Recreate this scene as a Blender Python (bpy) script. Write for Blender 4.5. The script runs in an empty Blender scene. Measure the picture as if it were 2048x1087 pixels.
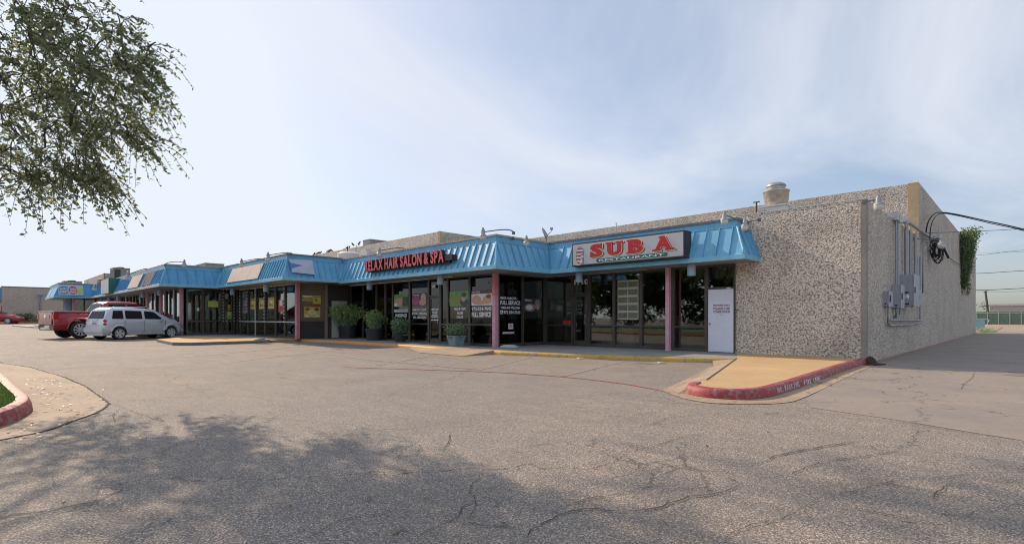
import bpy, bmesh, math, random
from mathutils import Vector, Matrix, noise
random.seed(7)
SC = bpy.context.scene
COL = SC.collection
R = math.radians

# ---------------------------------------------------------------- camera maths (world: x along facade, y into the building)
F, CU, HV, H = 1052., 1024., 636., 1.2
FW = (-.7015, .7126); RT = (.7126, .7015)
def ray(u, v):
    t = (u - CU) / F
    return FW[0] + RT[0]*t, FW[1] + RT[1]*t, (HV - v) / F
def G(u, v, z=0.):
    a = ray(u, v); k = (z - H) / a[2]; return (a[0]*k, a[1]*k, z)
def PY(u, v, y):
    a = ray(u, v); k = y / a[1]; return (a[0]*k, y, H + a[2]*k)
def PX(u, v, x):
    a = ray(u, v); k = x / a[0]; return (x, a[1]*k, H + a[2]*k)
def gz(x):
    s = -x
    if s < 15: return 0.
    if s < 35: return .006*(s-15)
    return .12 + .0115*(min(s, 95)-35)

# ---------------------------------------------------------------- object helpers
ORG = {}
def tag(o, label=None, cat=None, group=None, kind=None):
    if label: o['label'] = label
    if cat: o['category'] = cat
    if group: o['group'] = group
    if kind: o['kind'] = kind
    return o
def thing(name, loc, label, cat, group=None, rz=0.):
    o = bpy.data.objects.new(name, None); COL.objects.link(o)
    o.empty_display_size = .2
    o.location = loc; o.rotation_euler = (0, 0, rz)
    ORG[o.name] = Vector(loc)
    return tag(o, label, cat, group)
def local_thing(name, loc, label, cat, group=None, rz=0.):
    o = thing(name, loc, label, cat, group, rz); ORG[o.name] = Vector((0, 0, 0)); return o
def copy_tree(o, parent=None):
    c = o.copy(); COL.objects.link(c); c.parent = parent
    ORG[c.name] = ORG.get(o.name, Vector((0, 0, 0)))
    for ch in list(o.children): copy_tree(ch, c)
    return c
class MB:
    def __init__(s): s.v = []; s.f = []; s.m = []; s.cur = 0
    def add(s, vs, fs):
        b = len(s.v); s.v += [tuple(p) for p in vs]
        for f in fs: s.f.append([b+i for i in f]); s.m.append(s.cur)
        return s
    def box(s, x0, x1, y0, y1, z0, z1):
        if x0 > x1: x0, x1 = x1, x0
        if y0 > y1: y0, y1 = y1, y0
        if z0 > z1: z0, z1 = z1, z0
        return s.add([(x0,y0,z0),(x1,y0,z0),(x1,y1,z0),(x0,y1,z0),(x0,y0,z1),(x1,y0,z1),(x1,y1,z1),(x0,y1,z1)],
              [(0,3,2,1),(4,5,6,7),(0,1,5,4),(1,2,6,5),(2,3,7,6),(3,0,4,7)])
    def prism(s, poly, ext):
        n = len(poly); e = Vector(ext)
        vs = [Vector(p) for p in poly] + [Vector(p)+e for p in poly]
        return s.add(vs, [list(range(n))[::-1], list(range(n, 2*n))] + [(i, (i+1) % n, n+(i+1) % n, n+i) for i in range(n)])
    def quad(s, *p): return s.add(p, [tuple(range(len(p)))])
    def tube(s, pts, r, n=8, cap=True, r2=None):
        pts = [Vector(p) for p in pts]; L = len(pts); rings = []
        up = Vector((0, 0, 1))
        for i, p in enumerate(pts):
            d = (pts[min(i+1, L-1)] - pts[max(i-1, 0)])
            if d.length < 1e-9: d = Vector((0, 0, 1))
            d.normalize()
            a = d.cross(up)
            if a.length < .05: a = d.cross(Vector((1, 0, 0)))
            a.normalize(); b = d.cross(a)
            rr = r if r2 is None else r + (r2-r)*i/max(1, L-1)
            if isinstance(r, (list, tuple)): rr = r[i]
            rings.append([p + a*math.cos(2*math.pi*j/n)*rr + b*math.sin(2*math.pi*j/n)*rr for j in range(n)])
        vs = [q for rg in rings for q in rg]; fs = []
        for i in range(L-1):
            for j in range(n):
                fs.append((i*n+j, i*n+(j+1) % n, (i+1)*n+(j+1) % n, (i+1)*n+j))
        if cap: fs += [list(range(n))[::-1], [(L-1)*n+j for j in range(n)]]
        return s.add(vs, fs)
    def lathe(s, prof, c=(0,0,0), axis=(0,0,1), n=20, cap=True):
        ax = Vector(axis).normalized(); a = ax.orthogonal().normalized(); b = ax.cross(a); c = Vector(c)
        vs = []; fs = []
        for r, h in prof:
            for j in range(n):
                t = 2*math.pi*j/n; vs.append(c + ax*h + (a*math.cos(t)+b*math.sin(t))*max(r, 1e-4))
        for i in range(len(prof)-1):
            for j in range(n): fs.append((i*n+j, i*n+(j+1) % n, (i+1)*n+(j+1) % n, (i+1)*n+j))
        if cap: fs += [list(range(n))[::-1], [(len(prof)-1)*n+j for j in range(n)]]
        return s.add(vs, fs)
    def build(s, name, mat, parent=None, smooth=False, bevel=0., fix=True):
        me = bpy.data.meshes.new(name)
        o_ = ORG.get(parent.name, Vector((0, 0, 0))) if parent else Vector((0, 0, 0))
        me.from_pydata([(p[0]-o_[0], p[1]-o_[1], p[2]-o_[2]) for p in s.v], [], s.f)
        mats = mat if isinstance(mat, (list, tuple)) else [mat]
        for m in mats: me.materials.append(m)
        if len(mats) > 1: me.polygons.foreach_set('material_index', s.m)
        if fix or smooth or bevel:
            bm = bmesh.new(); bm.from_mesh(me)
            if fix: bmesh.ops.recalc_face_normals(bm, faces=bm.faces)
            if bevel: bmesh.ops.bevel(bm, geom=[e for e in bm.edges if e.is_manifold and e.calc_face_angle(0) > .5], offset=bevel, segments=2, affect='EDGES', clamp_overlap=True)
            if smooth:
                for f in bm.faces: f.smooth = True
                for e in bm.edges:
                    if e.is_manifold and e.calc_face_angle(0) > R(38): e.smooth = False
            bm.to_mesh(me); bm.free()
        ob = bpy.data.objects.new(name, me); COL.objects.link(ob)
        if parent: ob.parent = parent; ORG[ob.name] = o_
        else: ORG[ob.name] = Vector((0, 0, 0))
        return ob
def struct(name, mb, mat, **k): return tag(mb.build(name, mat, **k), kind='structure')

# ---------------------------------------------------------------- materials
MATS = {}
class N:
    def __init__(s, name):
        s.m = bpy.data.materials.new(name); s.m.use_nodes = True; s.t = s.m.node_tree; s.t.nodes.clear()
        s.out = s.new('ShaderNodeOutputMaterial'); s.b = s.new('ShaderNodeBsdfPrincipled')
        s.link(s.b.outputs[0], s.out.inputs[0]); s.co = s.new('ShaderNodeTexCoord').outputs['Object']
        MATS[name] = s.m
    def new(s, t, **k):
        n = s.t.nodes.new(t)
        for a, b in k.items(): setattr(n, a, b)
        return n
    def link(s, a, b): s.t.links.new(a, b)
    def mapping(s, sc, co=None):
        n = s.new('ShaderNodeMapping'); n.inputs['Scale'].default_value = sc; s.link(co or s.co, n.inputs[0]); return n.outputs[0]
    def noise(s, sc, det=4, rough=.6, co=None, dist=0.):
        n = s.new('ShaderNodeTexNoise'); n.inputs['Scale'].default_value = sc; n.inputs['Detail'].default_value = det
        n.inputs['Roughness'].default_value = rough; n.inputs['Distortion'].default_value = dist
        s.link(co or s.co, n.inputs['Vector']); return n.outputs['Fac']
    def vor(s, sc, feat='F1', co=None, out='Distance', rnd=1.):
        n = s.new('ShaderNodeTexVoronoi', feature=feat); n.inputs['Scale'].default_value = sc
        n.inputs['Randomness'].default_value = rnd
        s.link(co or s.co, n.inputs['Vector']); return n.outputs[out]
    def ramp(s, fac, stops, interp='LINEAR'):
        n = s.new('ShaderNodeValToRGB'); r = n.color_ramp; r.interpolation = interp
        while len(r.elements) < len(stops): r.elements.new(.5)
        for e, (p, c) in zip(r.elements, stops):
            e.position = p; e.color = (c, c, c, 1) if isinstance(c, (int, float)) else (*c, 1)
        s.link(fac, n.inputs[0]); return n.outputs[0]
    def mix(s, fac, a, b, mode='MIX'):
        n = s.new('ShaderNodeMix', data_type='RGBA', blend_type=mode)
        for i, x in ((0, fac), (6, a), (7, b)):
            if hasattr(x, 'is_linked'): s.link(x, n.inputs[i])
            elif isinstance(x, (int, float)): n.inputs[i].default_value = x if i == 0 else (x, x, x, 1)
            else: n.inputs[i].default_value = (*x, 1)
        return n.outputs[2]
    def math(s, op, a, b=0., c=0.):
        n = s.new('ShaderNodeMath', operation=op)
        for i, x in enumerate((a, b, c)):
            if hasattr(x, 'is_linked'): s.link(x, n.inputs[i])
            else: n.inputs[i].default_value = x
        return n.outputs[0]
    def bump(s, h, st=.3, d=.01):
        n = s.new('ShaderNodeBump'); n.inputs['Strength'].default_value = st; n.inputs['Distance'].default_value = d
        s.link(h, n.inputs['Height']); s.link(n.outputs[0], s.b.inputs['Normal']); return n
    def set(s, **k):
        for a, x in k.items():
            i = s.b.inputs[a.replace('_', ' ')]
            if hasattr(x, 'is_linked'): s.link(x, i)
            elif isinstance(x, tuple): i.default_value = (*x, 1)
            else: i.default_value = x
        return s.m
def paint(name, c, rough=.5, metal=0., var=.18, sc=3., dirt=None, bump=.05, bsc=60., spec=.5):
    n = N(name)
    d = tuple(x*(1-var) for x in c) if dirt is None else dirt
    a = n.noise(sc, 6, .65); f = n.ramp(a, [(.35, 0.), (.72, 1.)])
    col = n.mix(f, c, d)
    n.set(Base_Color=col, Roughness=rough, Metallic=metal)
    n.b.inputs['Specular IOR Level'].default_value = spec
    if bump: n.bump(n.noise(bsc, 3), bump, .003)
    return n.m
def plain(name, c, rough=.6, metal=0.): return paint(name, c, rough, metal, var=.08, bump=0)

def m_asphalt():
    n = N('asphalt')
    big = n.noise(.12, 5, .55); mid = n.noise(.9, 5, .6); fine = n.noise(26, 3, .6)
    base = n.mix(n.ramp(big, [(.36, 0.), (.62, 1.)]), (.40, .325, .26), (.33, .29, .255))
    base = n.mix(n.ramp(mid, [(.42, 0.), (.75, .5)]), base, (.20, .175, .155))
    # stones
    sc = n.vor(105, out='Color'); sd = n.vor(105)
    sep = n.new('ShaderNodeSeparateColor'); n.link(sc, sep.inputs[0])
    st = n.ramp(sep.outputs[0], [(0., (.30, .30, .33)), (.3, (.62, .62, .62)), (.55, (1., .97, .94)), (.82, (1.35, 1.28, 1.2)), (.96, (2.3, 2.2, 2.1))])
    base = n.mix(.70, base, st, 'MULTIPLY')
    base = n.mix(n.ramp(sd, [(.35, 0.), (.75, .75)]), base, (.07, .065, .06))
    base = n.mix(n.ramp(n.noise(2.2, 6, .7, co=n.mapping((.5, 1.6, 1))), [(.40, 0.), (.70, .45)]), base, (.15, .14, .13), 'MIX')
    # cracks
    w = n.new('ShaderNodeVectorMath', operation='MULTIPLY_ADD'); nz = n.new('ShaderNodeTexNoise'); nz.inputs['Scale'].default_value = .9; nz.inputs['Detail'].default_value = 6; nz.inputs['Roughness'].default_value = .6
    n.link(n.co, nz.inputs['Vector']); n.link(nz.outputs['Color'], w.inputs[0]); w.inputs[1].default_value = (1.3, 1.3, 0); n.link(n.co, w.inputs[2])
    e = n.vor(.33, 'DISTANCE_TO_EDGE', co=w.outputs[0]); e2 = n.vor(1.3, 'DISTANCE_TO_EDGE', co=w.outputs[0])
    msk = n.ramp(n.noise(.28, 3, .5), [(.44, 0.), (.54, 1.)]); msk2 = n.ramp(n.noise(.5, 3, .5, co=n.mapping((1, 1.3, 1))), [(.54, 0.), (.62, 1.)])
    c1 = n.math('MULTIPLY', n.ramp(e, [(.0, .75), (.0016, .6), (.0034, 0.)]), msk)
    c2 = n.math('MULTIPLY', n.ramp(e2, [(.0, .6), (.005, .4), (.010, 0.)]), msk2)
    cr = n.math('MAXIMUM', c1, c2)
    base = n.mix(cr, base, (.03, .028, .026))
    h = n.math('SUBTRACT', n.math('SUBTRACT', n.math('MULTIPLY', fine, .4), sd), n.math('MULTIPLY', cr, 2.))
    n.bump(h, .6, .006)
    return n.set(Base_Color=base, Roughness=.85)
def m_concrete(name, c, c2, joints=None, crack=.0, fine=.5):
    n = N(name)
    a = n.noise(.8, 6, .6); b = n.noise(9, 5, .65); g = n.noise(90, 2)
    base = n.mix(n.ramp(a, [(.35, 0.), (.68, 1.)]), c, c2)
    base = n.mix(n.ramp(b, [(.45, 0.), (.8, fine)]), base, tuple(x*.55 for x in c2))
    base = n.mix(n.ramp(g, [(.3, .35), (.5, 0.)]), base, tuple(x*.4 for x in c2))
    if crack:
        w = n.new('ShaderNodeVectorMath', operation='MULTIPLY_ADD'); nz = n.new('ShaderNodeTexNoise'); nz.inputs['Scale'].default_value = 1.4; nz.inputs['Detail'].default_value = 6
        n.link(n.co, nz.inputs['Vector']); n.link(nz.outputs['Color'], w.inputs[0]); w.inputs[1].default_value = (1.4, 1.4, 0); n.link(n.co, w.inputs[2])
        e = n.vor(.3, 'DISTANCE_TO_EDGE', co=w.outputs[0])
        base = n.mix(n.math('MULTIPLY', n.ramp(e, [(0., 1.), (.004, 0.)]), crack), base, (.04, .035, .03))
    n.bump(n.math('ADD', g, b), .25, .004)
    return n.set(Base_Color=base, Roughness=.85)
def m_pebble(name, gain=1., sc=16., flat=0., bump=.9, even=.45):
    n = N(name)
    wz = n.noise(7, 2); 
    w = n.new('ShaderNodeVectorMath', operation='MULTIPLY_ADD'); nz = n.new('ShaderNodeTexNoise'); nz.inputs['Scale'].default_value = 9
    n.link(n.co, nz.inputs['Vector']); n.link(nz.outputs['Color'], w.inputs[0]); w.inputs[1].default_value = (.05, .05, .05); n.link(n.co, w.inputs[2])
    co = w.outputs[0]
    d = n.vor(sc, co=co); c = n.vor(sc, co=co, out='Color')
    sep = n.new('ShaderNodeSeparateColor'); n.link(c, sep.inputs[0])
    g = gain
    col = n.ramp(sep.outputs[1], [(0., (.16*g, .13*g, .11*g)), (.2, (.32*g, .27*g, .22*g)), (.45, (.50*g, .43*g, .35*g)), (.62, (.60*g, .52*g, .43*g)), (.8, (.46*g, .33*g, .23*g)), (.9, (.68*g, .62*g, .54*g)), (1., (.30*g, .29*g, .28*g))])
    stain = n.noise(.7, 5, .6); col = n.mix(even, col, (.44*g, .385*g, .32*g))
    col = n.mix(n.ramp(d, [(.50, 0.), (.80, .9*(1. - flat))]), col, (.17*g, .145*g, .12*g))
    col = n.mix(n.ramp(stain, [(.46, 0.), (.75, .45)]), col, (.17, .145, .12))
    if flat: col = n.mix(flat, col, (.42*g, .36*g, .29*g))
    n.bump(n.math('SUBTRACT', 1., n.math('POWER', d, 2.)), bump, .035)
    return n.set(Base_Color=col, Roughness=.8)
def m_blue(name, c, chip=(.42, .42, .4), amt=.25):
    n = N(name)
    a = n.noise(1.6, 6, .7, co=n.mapping((1, 1, .5))); b = n.noise(14, 5, .7)
    base = n.mix(n.ramp(a, [(.35, 0.), (.7, 1.)]), c, tuple(x*.78 for x in c))
    base = n.mix(n.ramp(b, [(.62, 0.), (.70, amt)]), base, chip)
    base = n.mix(n.ramp(n.noise(.35, 4), [(.5, 0.), (.7, .35)]), base, tuple(min(1, x*1.25+.04) for x in c))
    base = n.mix(n.ramp(n.noise(1., 5, .7, co=n.mapping((7, 7, .35))), [(.50, 0.), (.72, .38)]), base, tuple(x*.6+.02 for x in c))
    base = n.mix(n.ramp(n.noise(1., 4, .7, co=n.mapping((4, 4, .3))), [(.56, 0.), (.72, .35)]), base, (.42, .52, .56))
    n.bump(n.noise(3.5, 4), .35, .02)
    return n.set(Base_Color=base, Roughness=n.ramp(b, [(.3, .34), (.8, .55)]))
def m_glass(name, tint, refl=.10, rough=.015, ior=1.65):
    n = N(name); n.t.nodes.remove(n.b)
    tr = n.new('ShaderNodeBsdfTransparent'); tr.inputs[0].default_value = (*tint, 1)
    gl = n.new('ShaderNodeBsdfGlossy'); gl.inputs['Roughness'].default_value = rough; gl.inputs[0].default_value = (.9, .95, .93, 1)
    fr = n.new('ShaderNodeFresnel'); fr.inputs[0].default_value = ior
    mx = n.new('ShaderNodeMixShader')
    bp = n.new('ShaderNodeBump'); bp.inputs['Strength'].default_value = .04; bp.inputs['Distance'].default_value = .02
    n.link(n.noise(1.1, 2), bp.inputs['Height']); n.link(bp.outputs[0], gl.inputs['Normal']); n.link(bp.outputs[0], fr.inputs['Normal'])
    n.link(n.math('ADD', fr.outputs[0], refl), mx.inputs[0]); n.link(tr.outputs[0], mx.inputs[1]); n.link(gl.outputs[0], mx.inputs[2]); n.link(mx.outputs[0], n.out.inputs[0])
    return n.m
def m_leaf(name, c1, c2, c3, tr=.35):
    n = N(name)
    g = n.new('ShaderNodeNewGeometry')
    f = n.ramp(g.outputs['Random Per Island'], [(0., c1), (.5, c2), (1., c3)])
    big = n.noise(.9, 3); col = n.mix(n.ramp(big, [(.35, 0.), (.7, .5)]), f, c1)
    n.set(Base_Color=col, Roughness=.55)
    ts = n.new('ShaderNodeBsdfTranslucent'); n.link(col, ts.inputs[0]); mx = n.new('ShaderNodeMixShader'); mx.inputs[0].default_value = tr
    n.link(n.b.outputs[0], mx.inputs[1]); n.link(ts.outputs[0], mx.inputs[2]); n.link(mx.outputs[0], n.out.inputs[0])
    return n.m
def m_worn(name, c, under, amt=.5, sc=6., rough=.6, thr=.5):
    n = N(name)
    a = n.noise(sc, 7, .72)
    base = n.mix(n.ramp(a, [(thr, 0.), (thr+.08, amt)]), c, under)
    base = n.mix(n.ramp(n.noise(sc*4, 4, .7), [(.5, 0.), (.8, .6)]), base, tuple(x*.5 for x in c))
    n.bump(n.noise(40, 4), .3, .006)
    return n.set(Base_Color=base, Roughness=rough)
def m_carpaint(name, c, rough=.25, metal=.3):
    n = N(name)
    n.set(Base_Color=n.mix(n.ramp(n.noise(2, 4), [(.4, 0.), (.8, .3)]), c, tuple(x*.75+.01 for x in c)), Metallic=metal, Roughness=rough)
    n.b.inputs['Coat Weight'].default_value = .7; n.b.inputs['Coat Roughness'].default_value = .08
    return n.m

M = dict(
 asphalt=m_asphalt(),
 walk=m_concrete('walk_concrete', (.34, .32, .30), (.25, .24, .225), fine=.5),
 tan=m_concrete('tan_concrete', (.56, .37, .18), (.44, .30, .15), fine=.3),
 gutter=m_concrete('gutter_concrete', (.44, .32, .20), (.30, .23, .17), crack=.6),
 drive=m_concrete('drive_concrete', (.30, .245, .20), (.235, .205, .18), crack=.9, fine=.35),
 apron=m_concrete('apron_concrete', (.42, .31, .21), (.27, .225, .175), crack=.3),
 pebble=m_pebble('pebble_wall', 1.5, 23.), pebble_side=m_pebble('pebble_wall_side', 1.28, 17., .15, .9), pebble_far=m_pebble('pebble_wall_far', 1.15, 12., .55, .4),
 conc_edge=m_concrete('concrete_edge', (.36, .32, .27), (.25, .22, .19)),
 tanstrip=paint('tan_strip', (.50, .36, .21), .7, dirt=(.40, .26, .13), sc=4),
 blue=m_blue('blue_paint', (.15, .42, .62)), bluelight=m_blue('light_blue_paint', (.22, .55, .74), amt=.1), bluepale=m_blue('pale_blue_paint', (.30, .40, .50), amt=.4),
 blueflat=m_blue('blue_flat_panel', (.11, .37, .62), amt=.12),
 cap=paint('cap_metal', (.20, .18, .16), .5, dirt=(.11, .10, .09), sc=5),
 captan=paint('tan_cap', (.44, .40, .34), .6, dirt=(.27, .22, .18), sc=5),
 soffit=paint('soffit_paint', (.30, .33, .33), .7, dirt=(.20, .22, .22), sc=1.5),
 bronze=paint('bronze_frame', (.10, .088, .072), .4, .3, dirt=(.07, .06, .05)),
 alum=paint('aluminium', (.42, .42, .40), .35, .8),
 glass=m_glass('shop_glass', (.72, .74, .70), .07, .015, 1.5), darkglass=m_glass('dark_film_glass', (.05, .05, .052), .015, .02, 1.33),
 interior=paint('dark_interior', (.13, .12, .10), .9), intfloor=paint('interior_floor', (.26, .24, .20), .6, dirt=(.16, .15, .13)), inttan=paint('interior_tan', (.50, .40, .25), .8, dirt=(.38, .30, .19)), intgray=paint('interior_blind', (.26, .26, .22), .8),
 pink=m_worn('pink_paint', (.62, .32, .38), (.66, .46, .50), .5, 3.), pinkred=m_worn('red_pink_paint', (.56, .20, .23), (.62, .36, .39), .45, 3.),
 white=paint('white_paint', (.74, .74, .76), .45, var=.1), whiteold=paint('old_white', (.60, .60, .60), .6, dirt=(.42, .41, .38)), doorw=paint('door_white', (.74, .75, .82), .5, var=.12, sc=2),
 doorcream=paint('door_cream', (.52, .52, .44), .6, var=.2),
 black=paint('black_paint', (.02, .02, .022), .45), blackcan=paint('letter_can_black', (.03, .018, .02), .5),
 signw=paint('sign_face', (.52, .52, .51), .35, var=.06, sc=1.), signframe=paint('sign_frame', (.035, .03, .04), .45),
 red=paint('sign_red', (.55, .015, .02), .4, var=.25, sc=2.), cream=paint('sign_cream', (.80, .66, .42), .5, var=.05), green=paint('sign_green', (.03, .16, .12), .45), redface=paint('faded_red_face', (.72, .115, .12), .5, var=.25, sc=5),
 darkred=paint('dark_red', (.30, .01, .015), .5), maroon=paint('maroon_ink', (.20, .03, .06), .6),
 vinyl=paint('white_vinyl', (.78, .78, .78), .5, var=.05, bump=0), kwhite=paint('kerb_white', (.55, .5, .5), .8),
 yellow=m_worn('yellow_kerb', (.50, .31, .05), (.27, .22, .15), .9, 6., thr=.49), orange=m_worn('orange_kerb', (.58, .27, .07), (.36, .25, .15), .55, 5., thr=.55),
 redkerb=m_worn('red_kerb', (.30, .035, .04), (.30, .19, .15), .9, 9., thr=.50), redline=m_worn('red_line', (.38, .10, .09), (.26, .19, .16), .95, 9., thr=.46), whiteline=m_worn('white_line', (.36, .31, .27), (.25, .21, .18), 1., 8., thr=.46),
 crack=paint('crack_dark', (.055, .048, .042), .95, bump=0), kerbgrey=m_worn('bare_kerb', (.22, .20, .17), (.12, .11, .09), .6),
 galv=paint('galvanised', (.42, .42, .41), .4, .5, dirt=(.30, .29, .28)), lampgrey=paint('lamp_grey', (.34, .35, .37), .5, .2), globe=paint('lamp_globe', (.62, .60, .55), .3, var=.1), armgrey=paint('lamp_arm', (.16, .16, .17), .5, .3),
 boxgrey=paint('meter_box_grey', (.36, .37, .41), .5, .1, dirt=(.27, .28, .31)), conduit=paint('conduit', (.34, .35, .36), .5, .3), wire=plain('wire_black', (.018, .018, .02), .6),
 ac=paint('ac_unit', (.33, .31, .28), .6, dirt=(.22, .21, .19)), acdark=paint('ac_coil', (.05, .05, .055), .6), fan=paint('spun_metal', (.55, .52, .47), .4, .5, dirt=(.36, .30, .22), sc=4),
 curb=paint('white_roof_curb', (.62, .60, .55), .6), roof=paint('roof_gravel', (.28, .26, .23), .9), bird=plain('bird_black', (.012, .012, .014), .6), rust=paint('rust', (.12, .05, .03), .8),
 pot=paint('black_pot', (.035, .035, .04), .55), potblue=paint('grey_blue_pot', (.22, .30, .32), .6), soil=plain('soil', (.05, .035, .025), .95),
 ply=paint('brown_panel', (.20, .145, .095), .8, dirt=(.15, .11, .075), sc=3), plydark=paint('dark_panel', (.055, .05, .045), .8), plylight=paint('tan_panel', (.30, .22, .16), .8),
 leaf=m_leaf('tree_leaf', (.13, .17, .085), (.23, .28, .14), (.42, .40, .18), .5), leafdark=m_leaf('far_leaf', (.03, .055, .015), (.06, .11, .03), (.13, .17, .05), .3), leafpot=m_leaf('bush_leaf', (.24, .34, .12), (.36, .48, .19), (.50, .58, .28), .4), leafgrey=m_leaf('oleander_leaf', (.11, .18, .09), (.20, .29, .16), (.33, .40, .25), .25), leafivy=m_leaf('vine_leaf', (.07, .12, .04), (.12, .18, .06), (.22, .25, .09), .3), flower=plain('orange_flower', (.55, .13, .03)),
 bark=paint('bark', (.10, .075, .055), .9, dirt=(.05, .04, .03), sc=8, bump=.6, bsc=20), grass=m_leaf('grass_blade', (.06, .12, .02), (.12, .20, .03), (.26, .30, .06), .25), dirt=paint('lawn_soil', (.13, .19, .04), .95, dirt=(.08, .11, .03), sc=5),
 silver=m_carpaint('silver_car_paint', (.62, .63, .67), .32, .15), carred=m_carpaint('red_car_paint', (.34, .018, .03), .28, .1), tyre=plain('tyre', (.022, .022, .022), .85), rim=paint('alloy_rim', (.62, .62, .63), .35, .1, bump=0), carglass=paint('car_glass', (.018, .02, .024), .08, bump=0, spec=.12), chrome=paint('chrome', (.65, .65, .66), .18, .9, bump=0), tail=paint('tail_lamp', (.50, .015, .02), .2, bump=0), plastic=plain('black_plastic', (.03, .03, .03), .6), lampclear=paint('clear_lamp', (.6, .6, .6), .15, bump=0),
 fence=paint('green_fence', (.14, .19, .13), .7, dirt=(.09, .13, .09)), fencerib=paint('green_fence_rib', (.34, .40, .30), .7), teal=paint('teal_paint', (.20, .36, .40), .6), tanbuild=paint('tan_building', (.42, .36, .31), .8), tanroof=paint('tan_building_trim', (.52, .46, .40), .8), pole=paint('wood_pole', (.10, .075, .06), .9),
 pgreen=paint('poster_green', (.14, .42, .12), .4, var=.5, sc=4), pmag=paint('poster_magenta', (.40, .06, .18), .4, var=.5, sc=4), ppurple=paint('poster_purple', (.11, .03, .08), .4), pskin=paint('poster_skin', (.60, .34, .25), .4, var=.25, sc=7), pblond=paint('poster_blonde', (.62, .50, .30), .4, var=.3, sc=9), pwhite=paint('poster_white', (.72, .72, .70), .4), pdark=paint('poster_dark', (.05, .045, .05), .4), pyellow=paint('poster_yellow', (.72, .55, .09), .45, var=.3, sc=5), plime=paint('poster_lime', (.55, .62, .14), .45), pred=paint('poster_red', (.55, .04, .05), .45), pgrey=paint('poster_grey', (.33, .29, .28), .5, var=.5, sc=6), pfood=paint('poster_food', (.28, .12, .06), .5, var=.5, sc=12), pfoodg=paint('menu_food', (.20, .20, .13), .5, var=.6, sc=14), menub=paint('menu_back', (.46, .45, .36), .5), pblue=paint('poster_blue', (.10, .22, .34), .5),
 ghost=paint('faded_sign_panel', (.52, .42, .36), .6, dirt=(.46, .35, .30), sc=2), torn=paint('torn_white_panel', (.52, .55, .62), .6, dirt=(.40, .43, .52)), tornblue=paint('bright_blue_panel', (.05, .22, .52), .5), brownsc=paint('brown_scar', (.16, .10, .08), .8, dirt=(.10, .07, .06)), bluegrey=paint('blue_grey', (.30, .42, .55), .6), deadleaf=m_leaf('dead_leaf', (.08, .05, .03), (.16, .11, .055), (.26, .20, .11), .1), paper=paint('paper', (.6, .6, .6), .8),
)

# ---------------------------------------------------------------- text
TC = {}
def glyph(ch, bold=0.):
    k = (ch, bold)
    if k in TC: return TC[k]
    cu = bpy.data.curves.new('t', 'FONT'); cu.body = ch; cu.offset = bold; cu.resolution_u = 3; cu.fill_mode = 'FRONT'
    ob = bpy.data.objects.new('t', cu); COL.objects.link(ob)
    dg = bpy.context.evaluated_depsgraph_get(); dg.update()
    me = bpy.data.meshes.new_from_object(ob.evaluated_get(dg))
    vs = [(v.co.x, v.co.y) for v in me.vertices]; fs = [list(p.vertices) for p in me.polygons]
    bpy.data.objects.remove(ob); bpy.data.curves.remove(cu); bpy.data.meshes.remove(me)
    TC[k] = (vs, fs); return TC[k]
def text(mb, s, o, rx, up, w, h, depth=.006, bold=.0):
    """writes s into mb inside the w x h rectangle with lower-left corner o"""
    vs, fs = glyph(s, bold)
    if not vs: return mb
    x0 = min(v[0] for v in vs); x1 = max(v[0] for v in vs); y0 = min(v[1] for v in vs); y1 = max(v[1] for v in vs)
    rx = Vector(rx); up = Vector(up); nn = rx.cross(up).normalized(); o = Vector(o)
    P = [o + rx*((a-x0)/(x1-x0)*w) + up*((b-y0)/(y1-y0)*h) for a, b in vs]
    n = len(P); cnt = {}
    for f in fs:
        for i in range(len(f)):
            e = (f[i], f[(i+1) % len(f)]); cnt[e] = 1
    sides = [(a, b) for a, b in cnt if (b, a) not in cnt]
    front = [p + nn*depth for p in P]
    mb.add(P + front, [[i+n for i in f] for f in fs] + [(a, b, b+n, a+n) for a, b in sides])
    return mb
XR = (1, 0, 0); YR = (0, 1, 0); ZU = (0, 0, 1)

# ---------------------------------------------------------------- ground
g = MB()
xs = [-700, -95, -65, -35, -25, -15, 0, 30, 700]; ys = [-700, -40, 0, 20, 60, 700]
vs = [(x, y, gz(x)) for y in ys for x in xs]; nx = len(xs)
g.add(vs, [(j*nx+i, j*nx+i+1, (j+1)*nx+i+1, (j+1)*nx+i) for j in range(len(ys)-1) for i in range(nx-1)])
struct('ground', g, M['asphalt'])
def flat(pts, dz=.004):
    mb = MB(); return mb.add([(p[0], p[1], gz(p[0])+dz) for p in pts], [list(range(len(pts)))])
def seg_pts(pts, step=1.):
    out = []
    for a, b in zip(pts, pts[1:]):
        L = math.dist(a[:2], b[:2]); n = max(1, int(L/step))
        out += [tuple(a[k]+(b[k]-a[k])*i/n for k in range(2)) for i in range(n)]
    return out + [tuple(pts[-1][:2])]
def ribbon(mb, pts, w, dz, jag=0., taper=False, step=1.):
    pts = seg_pts(pts, step); n = len(pts); L = []; Rr = []
    for i, p in enumerate(pts):
        a = pts[max(0, i-1)]; b = pts[min(n-1, i+1)]; d = Vector((b[0]-a[0], b[1]-a[1])).normalized(); q = Vector((-d.y, d.x))
        ww = w*(.35+.9*random.random()) if jag else w
        if taper: ww *= math.sin(math.pi*(i+.35)/(n+.0))**.4 if 0 < i < n-1 else .1
        j = q*random.uniform(-jag, jag)
        L.append((p[0]+j.x+q.x*ww/2, p[1]+j.y+q.y*ww/2, gz(p[0])+dz)); Rr.append((p[0]+j.x-q.x*ww/2, p[1]+j.y-q.y*ww/2, gz(p[0])+dz))
    return mb.add(L+Rr, [(n+i, n+i+1, i+1, i) for i in range(n-1)])
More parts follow.
